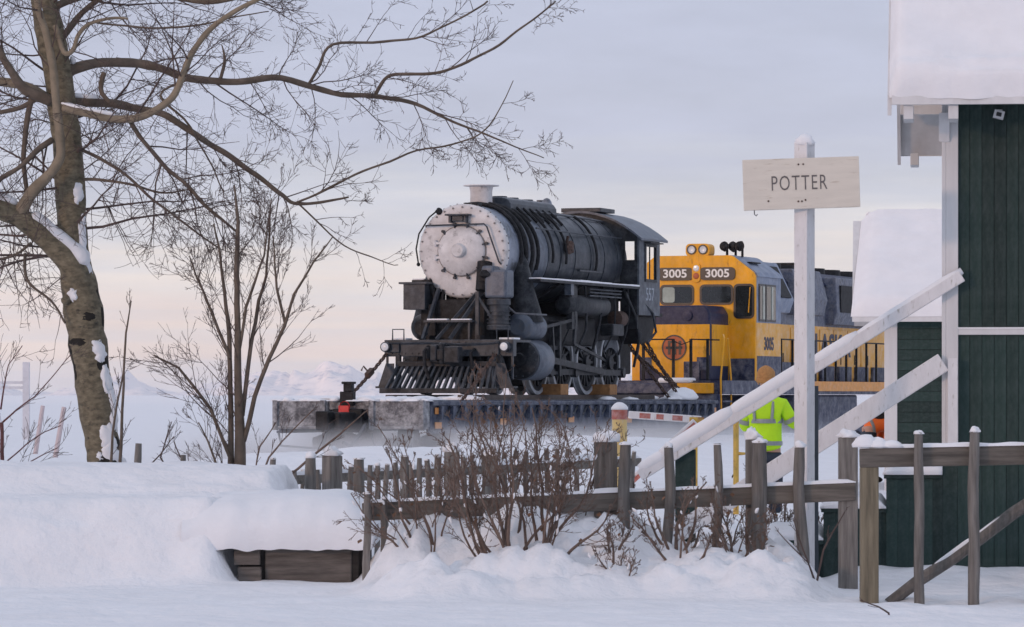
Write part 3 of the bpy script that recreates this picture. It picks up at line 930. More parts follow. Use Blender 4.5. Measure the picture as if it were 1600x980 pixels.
# pilot beam, deck and cowcatcher
m = MB().b2((-1.36, -.80, .76), (1.36, -.60, 1.09)).b2((-1.30, -.86, .84), (-1.02, -.80, 1.02)).b2((.98, -.86, .78), (1.08, -.80, 1.06))
bm_ = m.build('pilot_beam', SGRY, st, bev=.012)
MB().b2((-1.30, -.60, 1.04), (1.30, .42, 1.09)).build('pilot_deck', SGRY, st)
m = MB()
for k in range(18):
    x = -1.2 + 2.4 * k / 17
    for zz in (.82, 1.03):
        m.cyl((x, -.80, zz), (x, -.825, zz), .018, None, 6)
tag(m.build('beam_rivets', SGRY, bm_), kind='stuff')
for x in (-1.29, 1.22):
    lo = MB().lathe([(.02, .10), (.07, .09), (.10, .02), (.10, -.09), (.085, -.10)], (x, -.86, .95), (0, 1, 0), 20).build('marker_lamp', SGRY, bm_, smooth=True)
    MB().lathe([(.01, -.115), (.06, -.11), (.088, -.095), (.088, -.09)], (x, -.86, .95), (0, 1, 0), 20).build('lens', LENS, lo, smooth=True)
sl_ = MB().beam((0, 0, 0), (0, -.55, -.52), .045, .055).mesh('pilot_slat')
for k in range(19):
    x = -1.06 + 2.12 * k / 18
    m = MB().beam((x * .98, -.83, .60), (x * 1.06 - (.05 if True else 0), -1.30 + .10 * abs(x), .10), .05, .06)
    m.build('pilot_slat', SGRY, st)
m = MB()
m.b2((-1.05, -.90, .56), (1.05, -.78, .66)).b2((-1.25, -1.36, .03), (1.22, -1.22, .13)).b2((-1.12, -1.0, .03), (1.10, -.9, .09))
for x in (-1.06, 1.06):
    m.b2((x - .05, -.84, .1), (x + .05, -.74, .8))
m.build('pilot_frame', SBLK, st, bev=.01)
for s in (-1, 1):
    m = MB().prism([(s * 1.08, .62), (s * 1.25, .62), (s * 1.42, .13), (s * 1.08, .13)], (0, -1.0, 0), (1, 0, 0), (0, 0, 1), (0, .03, 0))
    m.b2((s * 1.30, -.75, .30), (s * 1.34, -.71, .78)).b2((s * 1.12, -1.03, .13), (s * 1.46, -.80, .17))
    m.build('side_step', SGRY, st)
    MB().tube([(s * 1.22, -.70, 1.09), (s * 1.22, -.70, 1.30), (s * .98, -.70, 1.30), (s * .98, -.70, 1.09)], .014, 6).build('grab_iron', SGRY, st)
m = MB().b2((-.28, -1.0, .62), (.0, -.8, 1.0)).b2((-.20, -1.28, .68), (.08, -.95, .90)).b2((.10, -1.35, .62), (.42, -1.10, .95)).b2((-.2, -1.32, .66), (-.06, -1.1, .98))
m.cyl((.02, -1.2, .60), (.02, -1.2, 1.02), .07).cyl((-.40, -.9, .94), (-.40, -.9, .72), .06)
m.build('coupler', SBLK, st, bev=.03)
m = MB().tube([(-.42, -.82, .95), (-.42, -1.05, .85), (-.36, -1.15, .55), (-.25, -1.2, .3)], .035, 8).tube([(.55, -.82, .9), (.55, -1.02, .82), (.62, -1.12, .5)], .03, 8)
tag(m.build('air_hose', DARK, st, smooth=True), kind='stuff')
m = MB().tube([(-1.25, -.9, 1.02), (-.5, -.95, 1.04), (.3, -.95, 1.0), (1.1, -.9, 1.03)], .016, 6).tube([(-.1, -.95, 1.03), (-.1, -1.1, .95)], .016, 6)
m.build('uncoupling_lever', SGRY, st)
# smokebox braces, step bars, air pump, feed box
m = MB().beam((.48, -.05, 2.12), (-.05, -.60, 1.10), .06, .07).beam((.30, -.02, 2.02), (-.32, -.62, 1.10), .05, .06).beam((-.48, -.05, 2.12), (-.62, -.6, 1.10), .06, .07)
m.build('smokebox_brace', SGRY, st)
m = MB().b2((.42, -.40, 1.09), (.49, -.33, 2.05)).beam((.46, -.36, 1.95), (.78, -.3, 1.45), .04, .05)
m.build('pump_post', SGRY, st)
stp = MB().b2((-.62, -.56, 1.44), (.40, -.40, 1.48)).b2((-.60, -.5, 1.09), (-.56, -.46, 1.45)).b2((.3, -.5, 1.09), (.34, -.46, 1.45)).build('step_board', SGRY, st)
MB().b2((-.55, -.555, 1.481), (-.12, -.41, 1.512)).b2((-.04, -.555, 1.481), (.36, -.41, 1.507)).build('snow_strip', SNOW, stp, bev=.01)
ap = MB().b2((.60, -.38, 1.92), (1.06, .12, 2.48)).b2((.54, -.40, 2.40), (.80, .0, 2.56)).build('air_pump', SBLUE, st, bev=.05)
m = MB().lathe([(.02, 0), (.24, .02), (.24, .10), (.20, .12), (.20, .50), (.24, .52), (.24, .62), (.16, .66)], (.82, -.14, 1.27), (0, 0, 1), 20)
for zz in (1.42, 1.50, 1.58, 1.66):
    m.lathe([(.19, -.012), (.235, -.01), (.235, .01), (.19, .012)], (.82, -.14, zz), (0, 0, 1), 20)
m.build('pump_cylinder', SGRY, ap, smooth=True)
m = MB().lathe([(.02, 0), (.15, .02), (.15, .6), (.02, .62)], (.50, -.18, 2.05), (0, .2, 1), 14).b2((.45, -.35, 2.25), (.62, -.15, 2.45)).blob((.62, -.36, 2.40), (.12, .1, .08), 4, .4, 6)
m.build('pump_governor', DARK, ap, smooth=True)
MB().tube([(1.0, -.1, 1.75), (1.12, .0, 1.62), (1.45, .3, 1.60), (1.46, .9, 1.60)], .02, 6).build('pump_pipe', STEEL, ap)
m = MB().b2((-1.14, -.32, 1.70), (-.68, .1, 2.21)).b2((-1.22, -.38, 2.21), (-.62, .14, 2.25))
bx = m.build('lubricator_box', SGRY, st, bev=.006)
m = MB().b2((-.92, .1, 1.08), (-.62, .5, 2.3)).b2((-.66, -.2, 1.09), (-.50, .2, 1.8)).tube([(-.7, 0, 2.3), (-.55, -.06, 1.9), (-.62, -.1, 1.5), (-.5, -.1, 1.1)], .05, 8).tube([(-.40, 0, 2.1), (-.45, -.05, 1.7), (-.38, -.1, 1.3)], .03, 6)
m.b2((-.5, -.1, 1.09), (.5, .2, 1.9))
m.build('front_framework', DARK, st)
for s in (-1, 1):
    MB().b2((s * .98, -.58, 1.09), (s * 1.30, -.2, 1.13)).build('snow_strip', SNOW, st, bev=.015)
# chocks, tie-down chains
for q, yy in enumerate((6.10, 2.9)):
    MB().b2((.64, yy - .35, .0), (1.2, yy + .15, .22)).build('wheel_chock', WBLK, st, bev=.01)

def chain(name, a, b, label, sag=.05, par=None, link=.11, r=.018):
    a, b = V(a), V(b)
    n = max(3, int((b - a).length / link))
    m = MB()
    for k in range(n):
        p = a.lerp(b, k / n) - V((0, 0, sag * math.sin(math.pi * k / n)))
        q = a.lerp(b, (k + 1) / n) - V((0, 0, sag * math.sin(math.pi * (k + 1) / n)))
        d = (q - p)
        u, v = perp(d)
        if k % 2:
            u = v
        pts = [p - d * .15 + u * .0, p + d * .2 + u * .03, q - d * .2 + u * .03, q + d * .15, q - d * .2 - u * .03, p + d * .2 - u * .03, p - d * .15]
        m.tube(pts, r, 5, False)
    return m
def loc_(x, y, z):
    return onaxis(y, EZ) + N * x + V((0, 0, z))
def tie(a, b, label, sag=.03, hook=True):
    m = chain('tie_down_chain', loc_(*a), loc_(*b), label, sag)
    if hook:
        c = loc_(*a).lerp(loc_(*b), .42)
        d = (loc_(*b) - loc_(*a)).normalized()
        m.beam(c - d * .16, c + d * .16, .09, .11).tube([c, c + V((-.12, 0, .14)), c + V((-.16, 0, .05))], .02, 6)
    o = m.build('tie_down_chain', RUST, None)
    return tag(o, label, 'chain', 'chains tying the locomotive to the flatcar')
DK = -.099
tie((-1.3, -.85, .80), (-1.22, -3.2, DK), 'rusty chain from pilot beam to the frosted flatcar end, beside the red flag')
tie((1.0, -.85, .80), (1.25, -3.4, DK), 'rusty chain from the lamp side of the pilot beam to the deck')
for q, (a, b) in enumerate((((1.15, 8.2, 1.3), (1.38, 10.2, DK)), ((1.0, 8.4, 1.2), (1.30, 11.0, DK)), ((.6, 8.4, 1.15), (1.2, 11.7, DK)), ((.9, 8.0, 1.1), (1.4, 9.4, DK)), ((-.9, 8.4, 1.2), (-1.2, 11.0, DK)))):
    tie(a, b, ('rear chain of the engine fastened at the deck edge under the cab window', 'rear chain of the engine running to the snow lump on the deck edge', 'longest rear chain of the engine, reaching towards the diesel',
               'steepest rear chain of the engine, nearest its last wheel', 'rear chain on the far side of the engine, before the yellow nose')[q], hook=False)

# ------------------------------------------------------------------ diesel locomotive (local y from its pilot plate)
dl = thing('diesel_locomotive', 'yellow and blue diesel locomotive numbered 3005 coupled behind the flatcar', 'locomotive', onaxis(13.05, RAILZ), -HEAD)
WZ = 1.66
DW = 1.52
MB().b2((-1.5, .0, 1.34), (1.5, 17.9, WZ - .002)).build('underframe', DBLUF, dl)
for s in (-1, 1):
    MB().b2((s * 1.5, 6.6, 1.42), (s * 1.53, 17.7, WZ)).build('sill_stripe', mat('sill_orange', (.72, .28, .02), dust=.25, rough=.5) if 'sill_orange' not in MATS else MATS['sill_orange'], dl)
m = MB().b2((-1.45, -.08, .25), (1.45, 0, 1.34)).prism([(-1.5, .12), (1.5, .12), (1.5, .6), (-1.5, .6)], (0, -.22, 0), (1, 0, 0), (0, 0, 1), (0, .06, 0))
pl = m.build('pilot_plate', DBLUF, dl, bev=.02)
MB().b2((-1.4, -.14, 1.36), (.44, .0, 1.60)).build('front_sill', DBLUF, dl, bev=.02)
MB().b2((.45, -.16, 1.36), (1.3, .0, 1.60)).build('anticlimber', DYEL, dl, bev=.02)
MB().b2((.0, -.19, 1.60), (.8, .25, 1.72)).build('snow_lump', SNOW, dl, bev=.05)
m = MB().b2((-.16, -.75, .62), (.16, 0, .92)).b2((-.22, -.95, .58), (.22, -.7, .98))
m.build('coupler', DARK, dl, bev=.03)
for k in range(5):
    x = -.95 + .38 * k + (.25 if k > 2 else 0)
    MB().tube([(x, -.1, 1.25), (x + .02, -.32, 1.15), (x + .05, -.36, .8), (x + .1, -.28, .55)], .035, 8).build('brake_hose', DARK, dl, smooth=True)
for s in (-1, 1):
    m = MB()
    for q in range(3):
        m.b2((s * 1.02, .05 + .0 * q, .40 + .38 * q), (s * 1.5, .75, .44 + .38 * q))
    m.b2((s * 1.0, .05, .38), (s * 1.02, .78, 1.6))
    m.build('step_ladder', DBLUF, dl)
    # corner handrails, yellow
    m = MB().tube([(s * 1.46, .02, .75), (s * 1.46, -.02, 1.7), (s * 1.46, .25, 2.62), (s * 1.40, .4, 2.70)], .022, 8).tube([(s * 1.46, .80, .75), (s * 1.46, .80, 1.7), (s * 1.46, .55, 2.62)], .022, 8)
    m.build('corner_handrail', DYEL, dl, smooth=True)
# front stanchions and chain rail
for x in (-1.0, -.42, .30, .72, 1.12):
    MB().b2((x - .03, .05, WZ), (x + .03, .10, WZ + .95)).build('front_stanchion', DARK, dl)
m = MB().tube([(-1.4, .08, WZ + .92), (-.4, .08, WZ + .94), (.3, .08, WZ + .94)], .018, 6).tube([(.30, .08, WZ + .9), (.5, .07, WZ + .82), (.72, .08, WZ + .9)], .012, 6).tube([(.72, .08, WZ + .94), (1.4, .08, WZ + .92)], .018, 6)
m.build('front_handrail', DARK, dl)
# short nose
K0_ = 2.6
NW = .86
ns = MB().prism([(-NW, WZ), (NW, WZ), (NW, 3.22), (NW - .12, 3.40), (-NW + .12, 3.40), (-NW, 3.22)], (0, 1.12, 0), (1, 0, 0), (0, 0, 1), (0, 1.49, 0)).build('nose', DBLU, dl, bev=.04)
MB().b2((.88, K0_ - .012, WZ), (1.50, K0_, 2.18)).build('cab_step_panel', DBLUF, dl)
MB().prism([(-NW + .01, 2.96), (NW - .01, 2.96), (NW - .01, 2.25), (.22, WZ + .03), (-.22, WZ + .03), (-NW + .01, 2.25)], (0, 1.105, 0), (1, 0, 0), (0, 0, 1), (0, .03, 0)).build('nose_panel', DYEL, ns, bev=.01)
for s in (-1, 1):
    MB().b2((s * NW, 1.25, 2.0), (s * (NW + .012), 2.6, 2.96)).build('nose_side_panel', DYEL, ns)
    MB().b2((s * .55, 1.09, 1.9), (s * .80, 1.12, 2.2)).build('number_stripe', DBLUF, ns)
m = MB().lathe([(.02, .0), (.115, 0), (.115, -.04), (.02, -.045)], (.32, 1.11, 3.16), (0, 1, 0), 20)
m.build('nose_headlight', DBLU, ns, smooth=True)
m = MB().lathe([(.265, 0), (.30, 0), (.30, -.012), (.265, -.012), (.265, 0)], (0, 1.10, 2.42), (0, 1, 0), 36)
for x in (-.12, .02, .14):
    m.b2((x - .03, 1.086, 2.26), (x + .03, 1.1, 2.58))
m.b2((-.2, 1.087, 2.39), (.2, 1.099, 2.45)).b2((-.15, 1.087, 2.53), (.05, 1.099, 2.58))
m.build('emblem_lettering', NBLK, ns)
MB().lathe([(.001, -.008), (.266, -.008), (.266, 0), (.001, 0)], (0, 1.104, 2.42), (0, 1, 0), 36).build('emblem_disc', LOGO, ns)
MB().b2((.24, 1.06, WZ), (.62, 1.11, 2.10)).build('nose_door', DBLUF, ns, bev=.01)
# cab
K0, K1, KE, KT = 2.6, 4.75, 4.10, 4.60
def cabpoly(w=DW):
    return [(-w, WZ), (w, WZ), (w, KE), (w - .05, KE + .10), (.98, KT - .03), (.9, KT), (-.9, KT), (-.98, KT - .03), (-w + .05, KE + .10), (-w, KE)]
cb = MB().prism(cabpoly(), (0, K0, 0), (1, 0, 0), (0, 0, 1), (0, .10, 0)).build('cab_front', DYEL, dl, bev=.02)
cs = MB().prism([(-DW, WZ), (DW, WZ), (DW, 3.02), (-DW, 3.02)], (0, K0 + .101, 0), (1, 0, 0), (0, 0, 1), (0, K1 - K0 - .1, 0)).build('cab_lower', DYELF, dl)
MB().b2((-DW - .006, K0 + .13, WZ - .01), (DW + .006, K1, 2.24)).build('cab_blue_band', DBLUF, dl)
cu = MB().prism([(-DW, 3.021), (DW, 3.021), (DW, KE), (-DW, KE)], (0, K0 + .101, 0), (1, 0, 0), (0, 0, 1), (0, K1 - K0 - .1, 0)).build('cab_upper', DROOF, dl)
MB().prism([(-DW - .04, KE), (DW + .04, KE), (DW - .03, KE + .11), (.98, KT - .03), (.9, KT + .005), (-.9, KT + .005), (-.98, KT - .03), (-DW + .03, KE + .11)], (0, K0 + .101, 0), (1, 0, 0), (0, 0, 1), (0, K1 - K0 - .05, 0)).build('cab_roof', DROOF, dl)
MB().b2((DW - .55, K0 + .55, KE + .33), (DW - .25, K0 + 1.3, KE + .36)).build('roof_vent', DARK, dl)
def rrect(w, h, r, n=4):
    pts = []
    for cx, cz, a0 in ((w / 2 - r, h / 2 - r, 0), (-w / 2 + r, h / 2 - r, 90), (-w / 2 + r, -h / 2 + r, 180), (w / 2 - r, -h / 2 + r, 270)):
        for k in range(n + 1):
            a = R(a0 + 90 * k / n)
            pts.append((cx + r * math.cos(a), cz + r * math.sin(a)))
    return pts
def fwin(x, z, w, h, r=.07, glass=GLASS, par=None):
    fo = MB().prism(rrect(w + .10, h + .10, r + .04), (x, K0 - .02, z), (1, 0, 0), (0, 0, 1), (0, .025, 0)).build('window', NBLK, cb, smooth=False)
    MB().prism(rrect(w, h, r), (x, K0 - .026, z), (1, 0, 0), (0, 0, 1), (0, .012, 0)).build('pane', glass, fo)
    return fo
fwin(.57, 3.68, .72, .38)
w2 = fwin(-.40, 3.68, .74, .38)
MB().prism(rrect(.30, .36, .06), (-.60, K0 - .030, 3.68), (1, 0, 0), (0, 0, 1), (0, .004, 0)).build('lit_pane', GLASSL, w2)
fwin(1.24, 3.52, .40, .72)
fwin(-1.24, 3.52, .40, .72)
MB().beam((1.36, K0 - .04, 3.25), (1.40, K0 - .04, 3.85), .012, .02).build('wiper', DYEL, cb)
for x, tx in ((.60, '3005'), (-.44, '3005')):
    nb = MB().prism(rrect(.86, .30, .10), (x, K0 - .035, 4.17), (1, 0, 0), (0, 0, 1), (0, .04, 0)).build('number_board', NBLK, cb)
    text('board_digits', tx, .27, NWHT, nb, (x, K0 - .038, 4.17), (R(90), 0, 0), sx=1.12, bold=.006)
lh = MB().prism(rrect(.20, .46, .09), (.08, K0 - .04, 4.20), (1, 0, 0), (0, 0, 1), (0, .05, 0)).build('class_light_box', DYEL, cb)
for zz in (4.30, 4.12):
    MB().lathe([(.001, -.06), (.06, -.055), (.075, -.04), (.075, .0)], (.08, K0, zz), (0, 1, 0), 16).build('class_light', LENS if zz > 4.2 else LOGO, lh, smooth=True)
hb = MB().prism(rrect(.58, .30, .10), (.10, K0 + .0, KT + .13), (1, 0, 0), (0, 0, 1), (0, .45, 0)).build('headlight_box', DYEL, dl, bev=.01)
for x in (-.04, .24):
    lo = MB().lathe([(.085, -.03), (.115, -.03), (.115, .02), (.085, .02), (.085, -.03)], (x, K0, KT + .14), (0, 1, 0), 20).build('headlight', NBLK, hb, smooth=True)
    MB().lathe([(.001, -.005), (.06, -.008), (.086, -.02), (.086, .0)], (x, K0, KT + .14), (0, 1, 0), 20).build('lens', LENS, lo, smooth=True)
m = MB()
for x, y in ((.62, 3.1), (.80, 3.2), (.98, 3.15)):
    m.lathe([(.03, .0), (.03, .10), (.06, .16), (.11, .28), (.115, .30), (.02, .30)], (x, y + .25, KT + .20), (0, -1, .1), 14).cyl((x, y + .2, KT - .02), (x, y + .2, KT + .2), .03).blob((x, y, KT + .22), (.10, .10, .12), int(x * 10), .3, 6)
m.build('air_horn', DARK, dl, smooth=True)
for s in (-1, 1):
    for y0_, y1_ in ((K0 + .30, K0 + .72), (K0 + .86, K0 + 1.62)):
        pl_ = [(y0_, 3.10), (y1_, 3.10), (y1_, 3.88), (y0_, 3.88)]
        fo = MB().prism([(y0_ - .05, 3.05), (y1_ + .05, 3.05), (y1_ + .05, 3.93), (y0_ - .05, 3.93)], (s * (DW - .01), 0, 0), (0, 1, 0), (0, 0, 1), (s * .03, 0, 0)).build('window', NBLK, cu)
        MB().prism(pl_, (s * (DW + .021), 0, 0), (0, 1, 0), (0, 0, 1), (s * .004, 0, 0)).build('pane', GLASS, fo)
        MB().b2((s * (DW + .026), (y0_ + y1_) / 2 + .02, 3.10), (s * (DW + .034), (y0_ + y1_) / 2 + .16, 3.88)).build('sash', GLASSL, fo)
    text('cab_number', '3005', .42, DBLU, cs, (s * (DW + .004), 3.72, 2.52), (R(90), 0, R(90 * s)), bold=.012)
# long hood
H0, H1, HW = 4.751, 17.0, .92
MB().prism([(-HW, WZ), (HW, WZ), (HW, 3.05), (-HW, 3.05)], (0, H0, 0), (1, 0, 0), (0, 0, 1), (0, H1 - H0, 0)).build('hood_lower', DYELF, dl)
MB().prism([(HW - .27, 4.34), (HW - .02, 4.07), (HW + .03, 4.09), (HW - .24, 4.40), (-HW + .24, 4.40), (-HW - .03, 4.09), (-HW + .02, 4.07), (-HW + .27, 4.34)], (0, H0 + .002, 0), (1, 0, 0), (0, 0, 1), (0, H1 - H0, 0)).build('hood_roof', DBLU, dl)
hu = MB().prism([(-HW, 3.051), (HW, 3.051), (HW, 4.05), (HW - .25, 4.34), (-HW + .25, 4.34), (-HW, 4.05)], (0, H0, 0), (1, 0, 0), (0, 0, 1), (0, H1 - H0, 0)).build('hood_upper', DGRYF, dl)
# sloping clean-air room behind the cab and flared dynamic brake, radiator
MB().prism([(-1.30, 3.3), (1.30, 3.3), (1.42, 3.62), (.98, 4.52), (-.98, 4.52), (-1.42, 3.62)], (0, K1 + .06, 0), (1, 0, 0), (0, 0, 1), (0, 1.5, 0)).build('air_room', DROOF, hu, bev=.03)
MB().prism([(1.425, 3.66), (1.06, 4.40), (1.07, 4.42), (1.445, 3.68)], (0, K1 + .35, 0), (1, 0, 0), (0, 0, 1), (0, .9, 0)).build('intake_grille', DARK, hu)
MB().prism([(-1.15, 3.3), (1.15, 3.3), (1.25, 3.7), (1.05, 4.42), (-1.05, 4.42), (-1.25, 3.7)], (0, 7.4, 0), (1, 0, 0), (0, 0, 1), (0, 2.6, 0)).build('dynamic_brake', DGRYF, hu, bev=.03)
rad = MB().prism([(-1.12, 3.1), (1.12, 3.1), (1.22, 3.4), (1.18, 4.30), (-1.18, 4.30), (-1.22, 3.4)], (0, 11.0, 0), (1, 0, 0), (0, 0, 1), (0, 5.6, 0)).build('radiator_section', DGRYF, hu, bev=.03)
for s in (-1, 1):
    for k in range(3):
        MB().b2((s * 1.16, 11.3 + 1.75 * k, 3.42), (s * 1.245, 12.9 + 1.75 * k, 4.10)).build('radiator_grille', DARK, rad)
    for k in range(7):
        MB().b2((s * HW, H0 + 1.6 + k * 1.35, 1.75), (s * (HW + .02), H0 + 2.75 + k * 1.35, 2.98)).build('hood_door', DYELF, dl, bev=.008)
        MB().b2((s * (HW + .02), H0 + 2.2 + k * 1.35, 2.1), (s * (HW + .035), H0 + 2.25 + k * 1.35, 2.35)).build('door_latch', DARK, dl)
    text('hood_lettering', 'ALASKA', .78, DBLU, dl, (s * (HW + .026), 11.2, 2.55), (R(90), 0, R(90 * s)), sx=1.5, bold=.02)
for yy in (7.9, 9.2, 12.0, 13.5, 15.0):
    MB().cyl((0, yy, 4.30), (0, yy, 4.56), .62, .60, 28).build('roof_fan', DARK, dl, smooth=True)
MB().b2((-.5, 5.0, 4.3), (.5, 6.2, 4.62)).build('exhaust_hatch', DARK, dl, bev=.03)
MB().b2((-.35, 10.2, 4.3), (.35, 10.9, 4.66)).build('exhaust_stack', DARK, dl, bev=.03)
# side walkway rails
for s in (-1, 1):
    for k in range(13):
        y = 5.0 + k * 1.0
        MB().b2((s * 1.43, y - .025, WZ), (s * 1.48, y + .025, WZ + 1.0)).build('stanchion', DARK, dl)
    MB().tube([(s * 1.455, 5.0, WZ + 1.0), (s * 1.455, 17.0, WZ + 1.0)], .02, 6).build('side_handrail', DARK, dl)
    MB().b2((s * HW, H0, 1.62), (s * 1.3, H0 + 3.2, 2.12)).build('battery_box', DBLUF, dl, bev=.02)
    for k in range(5):
        MB().b2((s * (HW + .01), 8.6 + k * 1.7, WZ), (s * (HW + .10), 9.8 + k * 1.7, 2.05)).build('side_locker', DBLUF, dl, bev=.02)
MB().prism([(-1.35, .5), (-1.1, .28), (1.1, .28), (1.35, .5), (1.35, 1.33), (-1.35, 1.33)], (0, 6.6, 0), (1, 0, 0), (0, 0, 1), (0, 5.9, 0)).build('fuel_tank', DBLUF, dl, bev=.05)
for yb in (2.2, 4.9, 13.2, 15.9):
    for s in (-1, 1):
        mkobj('wheel', wh, SGRY, dl, smooth=True, loc=(s * .75, yb, .435), rz=(0, 0, 0 if s < 0 else math.pi))
    MB().cyl((-1.0, yb, .43), (1.0, yb, .43), .08).build('axle', DARK, dl)
for yb in (3.55, 14.55):
    for s in (-1, 1):
        m = MB().prism([(-1.9, .4), (-1.2, .4), (-.6, .3), (.6, .3), (1.2, .4), (1.9, .4), (1.9, .75), (1.0, .95), (-1.0, .95), (-1.9, .75)], (s * 1.0, yb, 0), (0, 1, 0), (0, 0, 1), (s * .14, 0, 0))
        m.build('truck_frame', DBLUF, dl, bev=.02)

# ------------------------------------------------------------------ station house on the right
BB = math.atan((1476 - 800) / FPX)
HD = 36.0
hc = P(1478, 0, HD)
hs = thing('station_house', 'dark green boarded house with white trim and deep snow on the roof', 'house', (hc.x, HD, 0), -BB)
pm = FPX / HD
def hz(py, D=HD):
    return EYE + (HOR - py) * D / FPX
EAVE = hz(151, 35.4)
LEN, DEP = 7.0, 6.4
# board siding, one board each
bw = .105
mkb = 0
bd_hi = MB().b2((.002, 0, 0), (bw - .002, .03, 1)).mesh('board')
MB().b2((.03, .032, .0), (LEN - .03, DEP - .032, EAVE)).build('wall_core', DARK, hs)
bandz = hz(518)
k = 0
while k * bw < LEN - .12:
    x = .10 + k * bw
    for z0, z1 in ((.0, bandz - .015), (bandz + .015, EAVE - .02)):
        o = mkobj('board', bd_hi, GREEN, hs, loc=(x, random.uniform(-.002, .002), z0))
        o.scale = (1, 1, z1 - z0)
    k += 1
MB().b2((.10, -.03, bandz - .03), (LEN, .0, bandz + .022)).build('belt_trim', TRIM, hs, bev=.005)
MB().b2((.10, -.034, bandz + .0225), (LEN, -.001, bandz + .035)).build('belt_snow', SNOW, hs)
tz = hz(693)
MB().b2((-.03, -.002, .0), (.099, .03, tz - .004)).build('board', GREEN, hs)
cor = MB().b2((.0, -.035, tz), (.105, .0, EAVE - .02)).b2((-.035, -.035, tz), (-.0005, .12, EAVE - .02)).build('corner_trim', TRIM, hs, bev=.004)
for j in range(60):
    y = .125 + j * bw
    o = mkobj('side_board', bd_hi, GREEN, hs, loc=(-.0, y + bw, 0), rz=(0, 0, -math.pi / 2))
    o.scale = (1, 1, EAVE - .02)
# roof: two pitches, overhanging eaves
PIT = R(42)
OV, OG = .62, .46
RY = DEP / 2
RZ = EAVE + (RY + OV) * math.tan(PIT)
th = .09
for s, y0 in ((1, -OV), (-1, DEP + OV)):
    pr = [(y0, EAVE), (RY, RZ), (RY, RZ - th / math.cos(PIT)), (y0, EAVE - .06)]
    MB().prism(pr, (-OG, 0, 0), (0, 1, 0), (0, 0, 1), (LEN + 2 * OG, 0, 0)).build('roof_slope', TRIM, hs)
    MB().b2((-OG - .0, y0 - s * .03, EAVE - .070), (LEN + OG, y0, EAVE + .012)).build('eave_fascia', TRIM, hs, bev=.004)
    # barge board on the gable
    MB().prism([(y0, EAVE - .16), (RY, RZ - .20), (RY, RZ + .02), (y0, EAVE + .02)], (-OG - .035, 0, 0), (0, 1, 0), (0, 0, 1), (.034, 0, 0)).build('barge_board', TRIM, hs)
    # purlin ends and brackets below the overhang
    for yy in ((.10, 1.6) if s > 0 else (DEP - .1, DEP - 1.6)):
        zz = EAVE + abs(yy - y0) * math.tan(PIT) - .22
        MB().b2((-OG + .0, yy - .05, zz - .12), (.0, yy + .05, zz)).build('purlin', TRIM, hs, bev=.004)
    for x in (-OG + .10, .02, 1.2, 2.4, 3.6, 4.8, 6.0):
        MB().b2((x, y0 + s * .02, EAVE - .19), (x + .085, y0 + s * .5, EAVE - .071)).build('rafter_tail', TRIM, hs, bev=.004)
MB().prism([(-.05, EAVE - .11), (-.05, EAVE - .35), (-OV * .3, EAVE - .11)], (-.06, 0, 0), (0, 1, 0), (0, 0, 1), (.09, 0, 0)).build('corner_bracket', TRIM, hs)
# gable triangle
MB().prism([(0.0, EAVE - .02), (DEP, EAVE - .02), (RY, RZ - .6)], (.0, 0, 0), (0, 1, 0), (0, 0, 1), (.04, 0, 0)).build('gable_wall', GREEN, hs)
# roof snow
sm = MB()
cols, rows = 150, 70
sl_len = (RY + OV) / math.cos(PIT)
ca, sa = math.cos(PIT), math.sin(PIT)
for j in range(rows + 1):
    t = j / rows
    for i in range(cols + 1):
        x = -OG - .02 + (LEN + 2 * OG + .04) * (i / cols)
        d = -.03 - .035 * nz(x, 0, 1.7, 35) * (1 - t) ** 8 - .02 * nz(x, 0, 6, 36) * (1 - t) ** 8 + sl_len * t ** 1.6
        edge = max(0, min(1, (sl_len * t ** 1.6) / .16))
        xe = min(1, (x + OG + .02) / .10)
        h = (.25 + .07 * nz(x, d, .9, 37) * (1 - sstep(.6, 2, d))) * (1 - (1 - edge) ** 2.2) * (1 - (1 - xe) ** 2.5) ** 1 + .018 * nz(x, d, 2.2, 31) * edge
        h += .05 * edge * (1 - sstep(.12, .42, d)) * noise.noise(V((x * 1.1, d * 19, 4))) + .02 * edge * nz(x, d, 7, 33) * (1 - sstep(.2, .5, d))
        h = max(.0, h)
        y = -OV + d * ca - h * sa * .75
        z = EAVE + .014 + d * sa + h * ca
        sm.v.append((x, y, z))
for j in range(rows):
    for i in range(cols):
        a = j * (cols + 1) + i
        sm.f.append((a, a + 1, a + cols + 2, a + cols + 1))
sm.build('roof_snow', SNOW, hs, smooth=2)
MB().prism([(DEP + OV + .03, EAVE + .014), (RY, RZ + .012), (RY, RZ + .30), (DEP + OV + .1, EAVE + .18)], (-OG, 0, 0), (0, 1, 0), (0, 0, 1), (LEN + 2 * OG, 0, 0)).build('rear_roof_snow', SNOW, hs, bev=.05)
# small white box lamp under the eave
lx = (1560 - 1478) / pm
m = MB().box((lx, -.09, hz(181)), (.09, .11, .07), Matrix.Rotation(R(14), 3, 'Y')).b2((lx - .03, -.03, hz(178)), (lx + .03, .0, hz(172)))
so_ = m.build('wall_lamp', TRIM, hs, bev=.004)
MB().box((lx, -.147, hz(181)), (.045, .006, .035), Matrix.Rotation(R(14), 3, 'Y')).build('lens', NBLK, so_)
